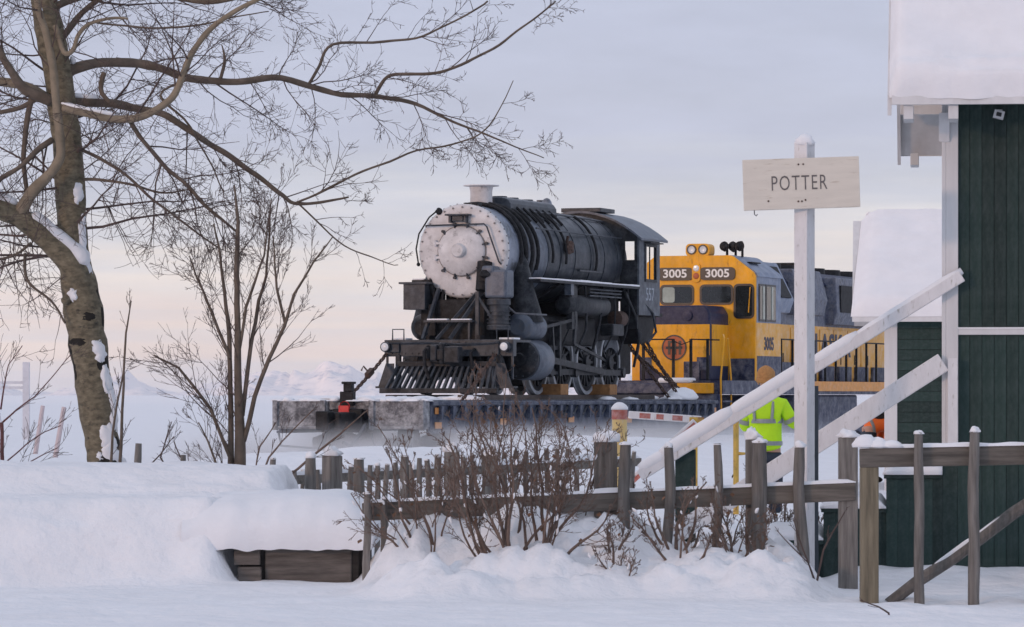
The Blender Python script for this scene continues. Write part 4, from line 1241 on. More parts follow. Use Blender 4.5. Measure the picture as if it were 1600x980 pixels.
# landing beside the house, with plank skirting, and a flight of three deep steps
def hx(px):
    return (px - 1478) / pm
LZ = hz(742)
SK = MB().b2((.001, 0, 0), (.10 - .001, .025, 1)).mesh('plank')
pch = thing('porch_steps', 'snow-topped porch landing and steps with dark green plank skirting beside the house', 'steps', (hc.x, HD, 0), -BB)
lev = [(hx(1385), -.0305, LZ), (hx(1287), hx(1385), hz(795)), (hx(1190), hx(1287), hz(845)), (hx(1098), hx(1190), hz(893))]
for q, (x0, x1, z) in enumerate(lev):
    MB().b2((x0, .026, -.1), (x1, 1.3, z - .03)).build('landing' if q == 0 else 'step', GREEN, pch)
    k = 0
    while x0 + (k + 1) * .10 < x1 + .05:
        o = mkobj('plank', SK, GREEN, pch, loc=(x0 + k * .10, 0, -.05))
        o.scale = (min(1, (x1 - x0 - k * .1) / .10), 1, z + .05 - .035)
        k += 1
    MB().b2((x0 - .02, -.02, z - .034), (x1, 1.3, z)).build('tread', GREEN, pch, bev=.004)
    s_ = MB()
    prf = [(-.03, 0), (-.05, .03), (-.03, .075), (.10, .10), (.6, .13), (1.3, .12), (1.3, 0)]
    nn_ = 10
    for i in range(nn_ + 1):
        x = x0 - .03 + (x1 - x0 + .03) * i / nn_
        e = 1 - .8 * (abs(2 * i / nn_ - 1)) ** 8 if q else 1 - .8 * (1 - min(1, i / 2))
        s_.v += [(x, yy + .012 * nz(x, yy, 5, q), z + zz * e * (1 + .3 * nz(x, yy, 4, q + 3))) for yy, zz in prf]
        if i:
            for k in range(len(prf) - 1):
                a_ = (i - 1) * len(prf) + k
                s_.f.append((a_, a_ + 1, a_ + 1 + len(prf), a_ + len(prf)))
    s_.f.append(tuple(range(len(prf))))
    s_.f.append(tuple(range(nn_ * len(prf), (nn_ + 1) * len(prf))))
    s_.build('snow_cushion', SNOW, pch, smooth=2)
# skirting below the house wall is drawn by the boards; stair handrail
def hp(px, py, dy=0.):
    return V((hx(px), dy, hz(py)))
hr = thing('stair_handrail', 'white sloping handrail with snow on top beside the porch steps', 'handrail', (hc.x, HD, 0), -BB)
yr = -.10
a, b = hp(1503, 432, yr), hp(1000, 744, yr)
MB().beam(a, b, .09, .10).build('top_rail', WHITE, hr, bev=.008)
c, d = hp(1474, 566, yr), hp(1015, 862, yr)
MB().beam(c, d, .06, .17).build('lower_rail', WHITE, hr, bev=.008)
sn = MB()
for t0, t1, hh in ((.0, .33, .004), (.32, .47, .022), (.465, .72, .042), (.71, .93, .055), (.92, 1.0, .03)):
    n_ = max(4, int((t1 - t0) * 40))
    pts, rads = [], []
    for i in range(n_ + 1):
        t = t0 + (t1 - t0) * i / n_
        e = 1 - abs(2 * i / n_ - 1) ** 6
        pts.append(a.lerp(b, t) + V((0, 0, .045 + hh * .4 + .006 * noise.noise(V((t * 30, 1, 2))))))
        rads.append((.042 + hh * .5) * (.72 + .28 * e))
    sn.tube(pts, rads, 10)
sn.build('rail_snow', SNOW, hr, smooth=2)
nw = hp(1070, 705)
MB().b2((hx(1055), -.06, -.1), (hx(1086), .10, hz(703))).build('newel_post', GREEN, hr, bev=.005)
MB().b2((hx(1481), -.14, hz(693)), (hx(1496), -.036, hz(560))).build('top_post', WHITE, hr)

# ------------------------------------------------------------------ small shed behind
SD = 60.0
spx = FPX / SD
sc_ = P(1384, 0, SD)
BA = math.atan((1384 - 800) / FPX)
sh = thing('shed', 'small green shed with white corner board and smooth snow-covered roof behind the house', 'shed', (sc_.x, SD, 0), -BA)
def sz(py): return EYE + (HOR - py) * SD / FPX
SE = sz(497)
MB().b2((.02, .03, .0), (4.0, 3.0, SE)).build('wall_core', DARK, sh)
bh = MB().b2((0, 0, .003), (3.8, .025, .147)).mesh('clapboard')
z = 0.0
while z < SE - .1:
    mkobj('clapboard', bh, GREEN, sh, loc=(.15, 0, z))
    z += .15
MB().b2((-.02, -.02, 0), (.165, .03, SE - .02)).build('corner_trim', TRIM, sh, bev=.005)
MB().b2((.0, .03, .0), (.02, 3.0, SE)).build('side_wall', GREEN, sh)
SR = sz(322) - .15
pit = math.atan2(SR - SE, 1.9)
for y0 in (-.35, 3.45):
    MB().prism([(y0, SE), (1.55, SR), (1.55, SR - .08), (y0, SE - .06)], (-.48, 0, 0), (0, 1, 0), (0, 0, 1), (5, 0, 0)).build('roof_slope', TRIM, sh)
MB().b2((-.48, -.385, SE - .06), (4.5, -.351, SE + .01)).build('eave_fascia', TRIM, sh)
sm = MB()
for j in range(31):
    t = j / 30
    for i in range(41):
        x = -.50 + .14 * t + 4.8 * i / 40
        h = .26 * (1 - (1 - min(1, t / .12)) ** 2.4) * (1 - (1 - min(1, i / 2.0)) ** 2) + .05 * nz(x, t * 3, 1.3, 41) * min(1, t / .1) + .025 * nz(x, t * 8, 4, 42) * min(1, t / .1)
        sm.v.append((x, -.39 + 1.94 * t - h * .5, SE + .012 + (SR - SE) * t + h * .6))
for j in range(30):
    for i in range(40):
        a_ = j * 41 + i
        sm.f.append((a_, a_ + 1, a_ + 42, a_ + 41))
sm.build('roof_snow', SNOW, sh, smooth=2)
MB().prism([(3.5, SE + .012), (1.55, SR + .012), (1.55, SR + .15), (3.5, SE + .2)], (-.30, 0, 0), (0, 1, 0), (0, 0, 1), (4.6, 0, 0)).build('rear_roof_snow', SNOW, sh, bev=.04)

# ------------------------------------------------------------------ station sign
GD = 35.0
sp = P(1257, 0, GD)
gx = GD / FPX
sg = thing('station_sign', 'cream POTTER name board on a square white post behind the fence', 'sign', (sp.x, GD, 0), 0)
rot = R(36)
po = MB().box((0, 0, 1.85), (.128, .128, 3.74)).build('post', WHITE, sg, bev=.006)
po.rotation_euler = (0, 0, -rot)
MB().box((.075, .14, .80), (.10, .08, 1.75)).build('dark_post', mat('slate_grey', (.06, .075, .09), rough=.6), sg)  # slim slate-coloured post beside the white one
MB().blob((.0, 0, 3.72), (.085, .085, .07), 2, .2, 8, flat=-.02).build('snow_cap', SNOW, sg, smooth=2)
bx_, bz_ = ((1160 + 1341) / 2 - 1257) * gx, EYE + (HOR - 288) * gx
bo_ = MB().box((0, 0, 0), (181 * gx, .05, 79 * gx)).build('board', CREAM, sg, bev=.004, loc=(bx_, -.115, bz_), rz=(0, R(-1.8), R(-2)))
text('lettering', 'POTTER', .178, LETT, bo_, (-.02, -.026, .0), (R(90), 0, 0), sx=.66, ext=.002, bold=-.001, space=1.16)
m = MB()
for x, z_ in ((-.02, .16), (.02, .16), (-.03, -.15), (.0, -.15), (.03, -.14), (-.28, -.14)):
    m.cyl((x, -.024, z_), (x, -.030, z_), .008, None, 8)
tag(m.build('screw_heads', RUST, bo_), kind='stuff')
MB().tube([(-.40, 0, -.20), (-.40, 0, -.245), (-.385, 0, -.26), (-.375, 0, -.245)], .005, 6).build('hook', STEEL, bo_)

# ------------------------------------------------------------------ fences
def pole_mesh(seed, wob=.02, r=1.0):
    rg = random.Random(seed)
    pts, rads = [], []
    for k in range(8):
        t = k / 7
        pts.append((wob * noise.noise(V((t * 2.2, seed, 1))) * 1.6, wob * noise.noise(V((t * 2.2, seed, 7))) * 1.6, t))
        rads.append(r * (1.06 - .12 * t + .10 * noise.noise(V((t * 5, seed, 3)))) * (1 if k < 7 else .88))
    return pts, rads
def picket(par, px, top, bot, D, wpx, seed, mt=WOOD, cap=True, lean=0., name='picket'):
    tp, bp = P(px, top, D), P(px, bot, D)
    r = wpx * D / FPX / 2
    h = tp.z - bp.z
    pts, rads = pole_mesh(seed, .018, r)
    m = MB().tube([V((x + lean * t, y, t * h)) for x, y, t in pts], rads, 9)
    o = m.build(name, mt, par, smooth=True, loc=(bp.x - lean, bp.y, bp.z))
    if cap:
        e = pts[-1]
        MB().blob((e[0] + lean, e[1], h - .008), (r * (.9 + .15 * (seed % 2)), r * 1.0, r * (.25 + .75 * ((seed * 7) % 5) / 4)), seed, .45, 7, 2.0, flat=-.004).build('snow_cap', SNOW, o, smooth=2)
    return o
def sqpost(par, px, top, bot, D, wpx, cap=.05, mt=WOOD, name='post', rz=0, wx=1.25):
    tp, bp = P(px, top, D), P(px, bot, D)
    wd = wpx * D / FPX
    o = MB().b2((-wd / 2, -wd / 2, 0), (wd / 2, wd / 2, tp.z - bp.z)).build(name, mt, par, bev=.012, loc=bp, rz=rz)
    if cap:
        MB().blob((0, 0, tp.z - bp.z - .004), (wd * .58, wd * .58, cap), int(px), .5, 9, 2.0, flat=-.0).build('snow_cap', SNOW, o, smooth=2)
    return o
def railsnow(par, a, b, hw, hts, seed):
    a, b = V(a), V(b)
    n = 60
    m = MB()
    prf = 7
    for i in range(n + 1):
        t = i / n
        c = a.lerp(b, t)
        h = hts * max(.15, .75 + .9 * noise.noise(V((t * 9, seed, 2)))) * (1 if 0 < i < n else .3)
        for k in range(prf):
            q = -1 + 2 * k / (prf - 1)
            m.v.append((c.x, c.y + q * hw, c.z + h * (1 - abs(q) ** 3)))
        if i:
            for k in range(prf - 1):
                e = (i - 1) * prf + k
                m.f.append((e, e + 1, e + 1 + prf, e + prf))
    return m.build('rail_snow', SNOW, par, smooth=2)

f1 = thing('pole_fence', 'weathered pole fence with a single low rail running behind the bare bush', 'fence', P(950, 900, 34))
f1.location.z = 0
def P1(*a):
    return P(*a) - f1.location
class Off:
    pass
def rel(o, par):
    o.location = o.location - par.location
    return o
FA = 34.0
a, b = P1(566, 800, FA), P1(1337, 768, FA)
MB().beam(a, b, .055, .15).build('rail', WOODH, f1, bev=.012)
railsnow(f1, a + V((0, 0, .073)), b + V((0, 0, .073)), .034, .035, 4)
rg = random.Random(5)
for q, (px, tp, bt, wp) in enumerate(((574, 770, 925, 12), (601, 778, 925, 10),
                                      (977, 693, 945, 20), (1046, 697, 945, 17), (1122, 693, 945, 14), (1187, 690, 945, 25), (1249, 697, 925, 19))):
    rel(picket(f1, px, tp, bt, FA - .09, wp, q + 1, lean=rg.uniform(-.03, .03)), f1)
rel(sqpost(f1, 1176, 686, 945, FA + .12, 22, .09), f1)
rel(sqpost(f1, 1325, 683, 955, FA + .07, 29, .06), f1)
rel(sqpost(f1, 946, 690, 905, FA + .12, 36, .10), f1)
rel(sqpost(f1, 1065, 712, 905, FA + .12, 15, .03), f1) if False else None

f2 = thing('gate_fence', 'weathered fence section with a high rail and slanting log brace before the house', 'fence', P(1480, 900, 32.3))
f2.location.z = 0
FB = 32.3
a, b = P(1343, 716, FB) - f2.location, P(1760, 708, FB) - f2.location
MB().beam(a, b, .055, .15).build('rail', WOODH, f2, bev=.012)
railsnow(f2, a + V((0, 0, .074)), b + V((0, 0, .074)), .036, .04, 9)
m = MB()
for q, px in enumerate((1352, 1372, 1392)):
    m.blob(P(px, 699, FB) - f2.location, (.10, .06, .10 - .025 * q), q, .25, 7, flat=0)
m.build('snow_pile', SNOW, f2, smooth=2)
rel(sqpost(f2, 1358, 729, 975, FB + .05, 28, 0, WOODY), f2)
rel(sqpost(f2, 1700, 690, 940, FB + .09, 28, .05, WOODY), f2)
for q, (px, tp, bt, wp, ln) in enumerate(((1435, 676, 975, 16, -.012), (1523, 673, 975, 18, .005), (1612, 670, 955, 17, .0))):
    rel(picket(f2, px, tp, bt, FB - .10, wp, q + 31, lean=ln), f2)
a, b = P(1388, 943, FB + .12) - f2.location, P(1680, 735, FB + .3) - f2.location
m = MB().tube([a.lerp(b, t / 6) + V((0, 0, .012 * math.sin(t * 2))) for t in range(7)], [.045, .05, .047, .05, .052, .05, .05], 9)
m.build('log_brace', WOOD, f2, smooth=True)
m = MB().tube([a.lerp(b, .22 + .5 * t / 8) + V((0, -.005, .038)) for t in range(9)], [.012, .02, .022, .024, .018, .022, .024, .02, .01], 7)
m.build('brace_snow', SNOW, f2, smooth=2)

f3 = thing('back_fence', 'low picket fence half buried in snow between the drift and the track', 'fence', P(600, 800, 42))
f3.location.z = 0
rg = random.Random(11)
back = [(4, 728, 22, 40), (36, 744, 10, 40), (66, 746, 9, 40), (103, 742, 13, 40), (216, 693, 12, 40), (243, 731, 15, 40), (265, 729, 9, 40), (286, 711, 10, 40), (426, 716, 11, 40), (444, 735, 9, 41), (460, 735, 9, 41),
        (473, 734, 7, 42), (485, 714, 19, 38), (497, 734, 9, 41), (548, 728, 10, 40), (560, 716, 19, 38), (578, 727, 9, 41), (591, 726, 9, 41), (604, 725, 9, 41), (618, 723, 9, 42), (632, 712, 15, 42), (641, 724, 9, 42),
        (655, 716, 9, 42), (668, 718, 10, 43), (684, 713, 12, 43), (698, 711, 9, 43), (724, 712, 9, 43), (738, 711, 9, 44), (756, 709, 9, 44), (771, 707, 9, 44), (788, 706, 9, 45), (806, 704, 9, 45), (822, 704, 9, 45),
        (838, 703, 8, 46), (854, 702, 9, 46), (871, 700, 8, 46), (886, 700, 8, 47), (902, 700, 8, 47), (990, 705, 8, 47)]
for q, (px, tp, wp, D) in enumerate(back):
    gzz = ground((px - 800) * D / FPX, D) - .25
    bt = HOR + (EYE - gzz) * FPX / D
    rel(picket(f3, px, tp, bt, D, wp, q + 50, lean=rg.uniform(-.02, .02), cap=(q % 3 != 1)), f3)
a, b = P(420, 752, 41.2) - f3.location, P(1000, 722, 47.2) - f3.location
MB().beam(a, b, .04, .09).build('rail', WOODH, f3)
railsnow(f3, a + V((0, 0, .044)), b + V((0, 0, .044)), .03, .06, 14)
for px, tp, D, wp, rz in ((519, 712, 39.5, 24, R(38)), (706, 706, 42, 24, 0), (768, 712, 43, 20, 0)):
    rel(sqpost(f3, px, tp, HOR + (EYE + .2) * FPX / D, D, wp, .09, rz=rz), f3)

# ------------------------------------------------------------------ timber bed with its cushion of snow
PD = 35.3
pb = P(480, 0, PD)
tb = thing('timber_bed', 'raised garden bed of heavy old timbers under a rounded cushion of snow', 'planter', (pb.x, PD, 0), 0)
def pxl(px, D=PD): return (px - 480) * D / FPX
def pz(py, D=PD): return EYE + (HOR - py) * D / FPX
tz0, tz1 = pz(916), pz(850)
MB().prism([(pxl(414), 0), (pxl(549), 0), (pxl(549) + .02, .24), (pxl(414), .24)], (0, 0, tz0), (1, 0, 0), (0, 1, 0), (0, 0, tz1 - tz0)).build('timber', TIMB, tb, bev=.012)
MB().prism([(pxl(551), .02), (pxl(568), .14), (pxl(566), 2.4), (pxl(540), 2.4), (pxl(549) + .02, .26)], (0, 0, tz0), (1, 0, 0), (0, 1, 0), (0, 0, tz1 - tz0 - .01)).build('timber', TIMBD, tb, bev=.01)  # right side, its shade painted in with the darker timber colour
zm = tz0 + (tz1 - tz0) * .48
MB().b2((pxl(366), -.05, zm + .008), (pxl(407), .5, tz1 - .01)).build('timber', TIMB, tb, bev=.012)
MB().b2((pxl(372), -.07, tz0), (pxl(409), .5, zm - .006)).build('timber', TIMB, tb, bev=.012)
MB().b2((pxl(380), .02, tz0 + .01), (pxl(560), 2.3, tz1 - .05)).build('soil', TIMBD, tb)
# snow cushion: rounded loaf
sm = MB()
x0, x1, y0, y1 = pxl(285), pxl(580), -.13, 2.4
NXs, NYs = 80, 60
for j in range(NYs + 1):
    for i in range(NXs + 1):
        u_, v_ = i / NXs, j / NYs
        uu = 1 - (1 - u_) ** 1.9
        vv = v_ ** 2.0
        x, y = x0 + (x1 - x0) * uu, y0 + (y1 - y0) * vv
        ex = min(1, (x1 - x) / .34)
        ey = min(1, (y - y0) / .55)
        el_ = min(1, (x - x0) / .25)
        fx_ = math.sqrt(max(0, 1 - (1 - ex) ** 2.4))
        fy_ = math.sqrt(max(0, 1 - (1 - ey) ** 2.2))
        prof_ = fx_ * fy_ * (.80 + .20 * el_)
        h = (.42 + .03 * nz(x, y, 1.3, 61)) * prof_ * (.82 + .18 * el_) + .02 * nz(x, y, 4.5, 62) * min(1, prof_ * 2)
        bul = .05 * math.sin(math.pi * min(1, prof_)) + .05 * nz(x, h, 3.5, 66) * sstep(pxl(450), pxl(380), x)
        ragged = .025 * nz(x, 0, 7, 63) * (1 - ey) 
        sm.v.append((x + bul * (1 - ex), y - bul * (1 - ey), tz1 - .012 + ragged - .035 * (1 - min(1, prof_ * 3)) + h))
for j in range(NYs):
    for i in range(NXs):
        a_ = j * (NXs + 1) + i
        sm.f.append((a_, a_ + 1, a_ + NXs + 2, a_ + NXs + 1))
sm.build('snow_cushion', SNOW, tb, smooth=2)
# ------------------------------------------------------------------ bollard, barrier gate
BD = 48.0
bpos = P(968, 0, BD)
bl = thing('bollard', 'yellow pipe bollard with an orange band and snow cap beside the barrier', 'bollard', (bpos.x, BD, .0))
bt_ = EYE + (HOR - 640) * BD / FPX
MB().cyl((0, 0, -.1), (0, 0, bt_), .087, None, 24).build('pipe', BYEL, bl, smooth=True)
MB().cyl((0, 0, bt_ - .115), (0, 0, bt_ - .005), .0915, None, 24).build('reflective_band', BRED, bl, smooth=True)
MB().blob((0, 0, bt_ - .002), (.098, .098, .085), 3, .08, 10, flat=0).build('snow_cap', SNOW, bl, smooth=2)
gtD = 50.0
go = P(1035, 0, gtD)
gt = thing('barrier_gate', 'red and white barrier gate with a diagonal brace and yellow frame', 'gate', (go.x, gtD, 0))
def G(px, py, dy=0): 
    p = P(px, py, gtD)
    return V((p.x - go.x, dy, p.z))
a, b = G(982, 648), G(1096, 656)
MB().beam(a, b, .06, .09).build('top_bar', WHITE, gt, bev=.01)
for t0, t1 in ((.15, .30), (.38, .48), (.60, .74)):
    MB().beam(a.lerp(b, t0) + V((0, -.004, 0)), a.lerp(b, t1) + V((0, -.004, 0)), .062, .06).build('red_stripe', BRED, gt)
a2, b2_ = G(1086, 658, -.05), G(985, 752, -.05)
MB().beam(a2, b2_, .05, .08).build('diagonal_brace', WHITE, gt, bev=.01)
MB().beam(a2 + V((0, -.03, -.03)), b2_ + V((0, -.03, -.03)), .02, .05).build('red_edge', BRED, gt)
m = MB().b2(G(1077, 652, -.04), G(1100, 662, .04)).b2((G(1086, 0).x - .03, -.03, -.1), (G(1086, 0).x + .03, .03, G(0, 655).z))
m.build('hinge_post', GYEL, gt, bev=.006)
yf = thing('yellow_frame', 'yellow pipe frame standing in the snow beside the worker', 'frame', (P(1150, 0, 51).x, 51, 0))
m = MB().tube([(0, 0, -.1), (0, 0, EYE + (HOR - 640) * 51 / FPX)], .035, 8).tube([(0, 0, EYE + (HOR - 709) * 51 / FPX), (.22, 0, EYE + (HOR - 709) * 51 / FPX), (.22, 0, -.1)], .025, 8)
m.build('pipe', GYEL, yf, smooth=True)

# ------------------------------------------------------------------ people
def skinmesh(name, joints, edges, mtl, par, sub=2, root=0):
    me = bpy.data.meshes.new(name)
    me.from_pydata([j[0] for j in joints], edges, [])
    o = mkobj(name, me, mtl, par)
    md = o.modifiers.new('skin', 'SKIN')
    md.use_smooth_shade = True
    for k, j in enumerate(joints):
        r = j[1]
        sv = me.skin_vertices[0].data[k]
        sv.radius = r if hasattr(r, '__len__') else (r, r)
        sv.use_root = (k == root)
    sbm = o.modifiers.new('sub', 'SUBSURF')
    sbm.levels = sub
    sbm.render_levels = sub
    return o
def person(loc, rz, label, jacket, lower, hat, arms, band=True, brim=False, bend=0.):
    t = thing('person', label, 'person', loc, rz)
    # faces +Y; joints in metres
    (re, rw), (le, lw) = arms
    J = [((0, 0, .98), (.15, .11)), ((0, .01, 1.20), (.145, .105)), ((0, 0, 1.40), (.135, .08)), ((0, .01, 1.53), (.055, .055)), ((0, .03, 1.62), (.068, .075)), ((0, .035, 1.74), (.085, .10)), ((0, .03, 1.80), (.06, .07)),
         ((.18, 0, 1.42), .05), (re, .042), (rw, .034), ((-.18, 0, 1.42), .05), (le, .042), (lw, .034),
         ((.10, .01, .90), .095), ((.115, .03, .50), .062), ((.12, 0, .10), .045), ((-.10, .01, .90), .095), ((-.115, .03, .50), .062), ((-.12, 0, .10), .045),
         ((.13, .16, .045), .04), ((-.13, .16, .045), .04)]
    E = [(0, 1), (1, 2), (2, 3), (3, 4), (4, 5), (5, 6), (2, 7), (7, 8), (8, 9), (2, 10), (10, 11), (11, 12), (0, 13), (13, 14), (14, 15), (0, 16), (16, 17), (17, 18), (15, 19), (18, 20)]
    for wv, ev in ((9, 8), (12, 11)):
        w_, e_ = V(J[wv][0]), V(J[ev][0])
        d = (w_ - e_).normalized()
        sd = d.cross(V((0, 0, 1))).normalized()
        palm = w_ + d * .07
        J.append((palm, .03)); pi_ = len(J) - 1
        E.append((wv, pi_))
        for q in range(4):
            bse = palm + sd * (.028 - .019 * q) + d * .03
            J.append((bse, .010)); E.append((pi_, len(J) - 1))
            J.append((bse + d * (.035 - .004 * abs(q - 1)) + V((0, 0, -.012)), .009)); E.append((len(J) - 2, len(J) - 1))
            J.append((bse + d * .045 + V((0, 0, -.04)), .008)); E.append((len(J) - 2, len(J) - 1))
        th_ = w_ + d * .04 + sd * .04
        J.append((th_, .011)); E.append((pi_, len(J) - 1))
        J.append((th_ + d * .04 + V((0, 0, -.02)), .009)); E.append((len(J) - 2, len(J) - 1))
    hip = V((0, 0, .92))
    BM = Matrix.Rotation(-R(bend), 3, 'X')
    def bd(p):
        p = V(p)
        t_ = sstep(.80, 1.12, p.z)
        return tuple(hip + Matrix.Rotation(-R(bend) * t_, 3, 'X') @ (p - hip)) if bend else tuple(p)
    J = [(bd(p), r) for p, r in J]
    body = skinmesh('body', J, E, SKIN, t)
    # face
    fm = MB().blob((0, .135, 1.70), (.017, .022, .026), 1, .1, 6)
    fm.build('nose', SKIN, body, smooth=2)
    for s in (-1, 1):
        MB().blob((s * .034, .122, 1.735), (.013, .008, .008), 2, .05, 5).build('eye', NBLK, body, smooth=2)
        MB().blob((s * .088, .03, 1.71), (.014, .028, .036), 3, .1, 6).build('ear', SKIN, body, smooth=2)
    MB().blob((0, .118, 1.665), (.028, .010, .007), 4, .05, 5).build('mouth', LOGO, body, smooth=2)
    # jacket
    JJ = [((0, 0, .84), (.225, .165)), ((0, .0, 1.02), (.21, .155)), ((0, .01, 1.22), (.205, .15)), ((0, -.005, 1.42), (.20, .155)), ((0, -.005, 1.53), (.14, .125)), ((0, .005, 1.60), (.10, .10)),
          ((.205, 0, 1.43), .095), (tuple(V((.205, 0, 1.43)).lerp(V(re), .5)), .088), (re, .08), (tuple(V(re).lerp(V(rw), .92)), .062), ((-.205, 0, 1.43), .095), (tuple(V((-.205, 0, 1.43)).lerp(V(le), .5)), .088), (le, .08), (tuple(V(le).lerp(V(lw), .92)), .062)]
    JE = [(0, 1), (1, 2), (2, 3), (3, 4), (4, 5), (3, 6), (6, 7), (7, 8), (8, 9), (3, 10), (10, 11), (11, 12), (12, 13)]
    skinmesh('jacket', [(bd(p), r) for p, r in JJ], JE, jacket, t)
    TJ = [((0, 0, .88), (.14, .11)), ((.10, .01, .80), .12), ((.115, .03, .50), .092), ((.12, .0, .10), .082), ((-.10, .01, .80), .12), ((-.115, .03, .50), .092), ((-.12, .0, .10), .082)]
    skinmesh('trousers', TJ, [(0, 1), (1, 2), (2, 3), (0, 4), (4, 5), (5, 6)], lower, t)
    for s in (-1, 1):
        MB().blob((s * .125, .07, .05), (.058, .15, .062), 5, .08, 8, flat=-.05).build('boot', BLKC, t, smooth=2)
    if band:
        for zz, a_, b_ in ((.965, .200, .160), (1.235, .200, .158)):
            MB().lathe([(1, -.026), (1.012, 0), (1, .026), (.97, .02), (.97, -.02), (1, -.026)], (0, 0, 0), (0, 0, 1), 28).build('reflective_band', BAND, t, smooth=True, loc=(0, .0, zz)).scale = (a_, b_, 1)
        for p0, p1 in (((.205, 0, 1.43), re), ((-.205, 0, 1.43), le)):
            p0, p1 = V(p0), V(p1)
            MB().cyl(p0.lerp(p1, .62), p0.lerp(p1, .80), .092, .09, 16).build('sleeve_band', BAND, t, smooth=True)
        for s in (-1, 1):
            MB().tube([(s * .10, -.146, 1.24), (s * .11, -.140, 1.36), (s * .11, -.105, 1.47)], .018, 6).build('back_stripe', BAND, t)
    m = MB().blob((0, .03, 1.795), (.108, .122, .115), 6, .06, 10, flat=-.085)
    ho = m.build('beanie' if not brim else 'hood', hat, t, smooth=2)
    MB().lathe([(.104, -.03), (.116, -.02), (.116, .02), (.106, .03), (.09, 0), (.104, -.03)], (0, .03, 1.735), (0, -.12, 1), 24).build('cuff', hat, ho, smooth=True)
    if bend:
        for o in list(t.children) + list(body.children):
            if o.name.split('.')[0] in ('jacket', 'body', 'trousers', 'boot'):
                continue
            o.location = hip + BM @ (V(o.location) - hip)
            o.rotation_euler = BM.to_euler()
    return t
pd = 52.0
p1 = P(1196, 0, pd)
pt_ = person((p1.x, pd, .0), R(-14), 'person in yellow hi-vis jacket and tan knit cap standing behind the handrail', HIVIS, TROU, HAT,
       (((.33, .06, 1.18), (.40, .30, 1.28)), ((-.27, .10, 1.16), (-.16, .33, 1.12))))
pt_.scale = (1.07, 1.07, 1.03)
pd2 = 63.0
p2 = P(1346, 0, pd2)
p2_ = person((p2.x + .10, pd2, ground(p2.x, pd2)), R(-80), 'person in orange safety vest with dark pack bending down beside the shed corner', HIVO, TROU, BLKC,
       (((.25, .12, 1.18), (.20, .36, 1.1)), ((-.25, .12, 1.18), (-.18, .36, 1.1))), band=True, brim=True, bend=75)
p2_.scale = (.9, .9, .9)
hip_ = V((0, 0, .92))
m = MB().blob(hip_ + Matrix.Rotation(-R(75), 3, 'X') @ V((0, -.20, .30)), (.20, .20, .22), 8, .12, 10)
m.build('backpack', BLKC, p2_, smooth=2)

# ------------------------------------------------------------------ far poles on the flats
fp = thing('distant_mast', 'pale frame of a tall post and crossbars far out on the flats', 'post', P(41, 0, 150).xy.to_3d())
k150 = 150 / FPX
m = MB().b2((-.12, -.1, -.2), (.12, .1, EYE + (HOR - 566) * k150))
m.build('post', PALE, fp)
for py in (598, 606):
    z = EYE + (HOR - py) * k150
    MB().b2((-2.2, -.04, z - .05), (-.12, .04, z + .05)).build('crossbar', PALE, fp)
MB().b2((-2.4, -.1, -.2), (-2.2, .1, EYE + (HOR - 575) * k150)).build('post', PALE, fp)
for (xa, ya, xb, yb, lb) in ((67, 634, 54, 690, 'pale rose pole leaning in the snow beside the far post frame'), (100, 636, 82, 740, 'pale rose pole leaning in the snow beside the big tree trunk')):
    D = 110 if xa == 67 else 100
    a, b = P(xa, ya, D), P(xb, yb, D)
    b.z = min(b.z, -.1)
    o = MB().tube([b, a], [.065, .055], 8).build('leaning_pole', PALER, None, smooth=True)
    tag(o, lb, 'pole', 'leaning poles on the flats')

# ------------------------------------------------------------------ trees
def rdir(rg):
    while True:
        v = V((rg.uniform(-1, 1), rg.uniform(-1, 1), rg.uniform(-1, 1)))
        if .05 < v.length < 1:
            return v.normalized()
def wander(start, d, ln, rg, segs=6, wob=.25, up=.0, gravity=0.):
    pts = [V(start)]
    d = V(d).normalized()
    for k in range(segs):
        d = (d + rdir(rg) * wob + V((0, 0, up - gravity * k / segs))).normalized()
        pts.append(pts[-1] + d * (ln / segs))
    return pts
def ptat(pts, t):
    f = t * (len(pts) - 1)
    i = min(int(f), len(pts) - 2)
    return pts[i].lerp(pts[i + 1], f - i), (pts[i + 1] - pts[i]).normalized()
CNT = [0]
def sprout(mb, pts, r0, r1, n, ln, rg, depth, ang=(30, 65), up=.1, t0=.2, rmin=.0035, wob=.25, bud=False, flatten=.6, buds=None):
    for k in range(n):
        t = rg.uniform(t0, 1.0)
        p, d = ptat(pts, t)
        ax = rdir(rg)
        ax = (ax - d * ax.dot(d))
        ax.y *= flatten
        if ax.length < .05:
            continue
        ax.normalize()
        a = R(rg.uniform(*ang))
        nd = d * math.cos(a) + ax * math.sin(a)
        L_ = ln * rg.uniform(.45, 1.15) * (1.1 - .5 * t)
        r = max(rmin, min((r0 + (r1 - r0) * t) * rg.uniform(.4, .62), L_ * .0105))
        sg_ = 5 if depth > 0 else 3
        q = wander(p, nd, L_, rg, sg_, wob, up)
        mb.tube(q, [max(rmin * .7, r * (1 - .75 * i / sg_)) for i in range(sg_ + 1)], 5 if r > .012 else 3, False)
        CNT[0] += 1
        if buds is not None and rg.random() < .5:
            e = q[-1]
            buds.tube([e, e + (q[-1] - q[-2]).normalized() * .02], [.006, .003], 4)
        if depth > 0:
            sprout(mb, q, r, r * .4, max(2, int(n * .55)) if depth > 1 else rg.randint(2, 5), L_ * .52, rg, depth - 1, ang, up * .8, .25, rmin, wob, bud, flatten, buds)

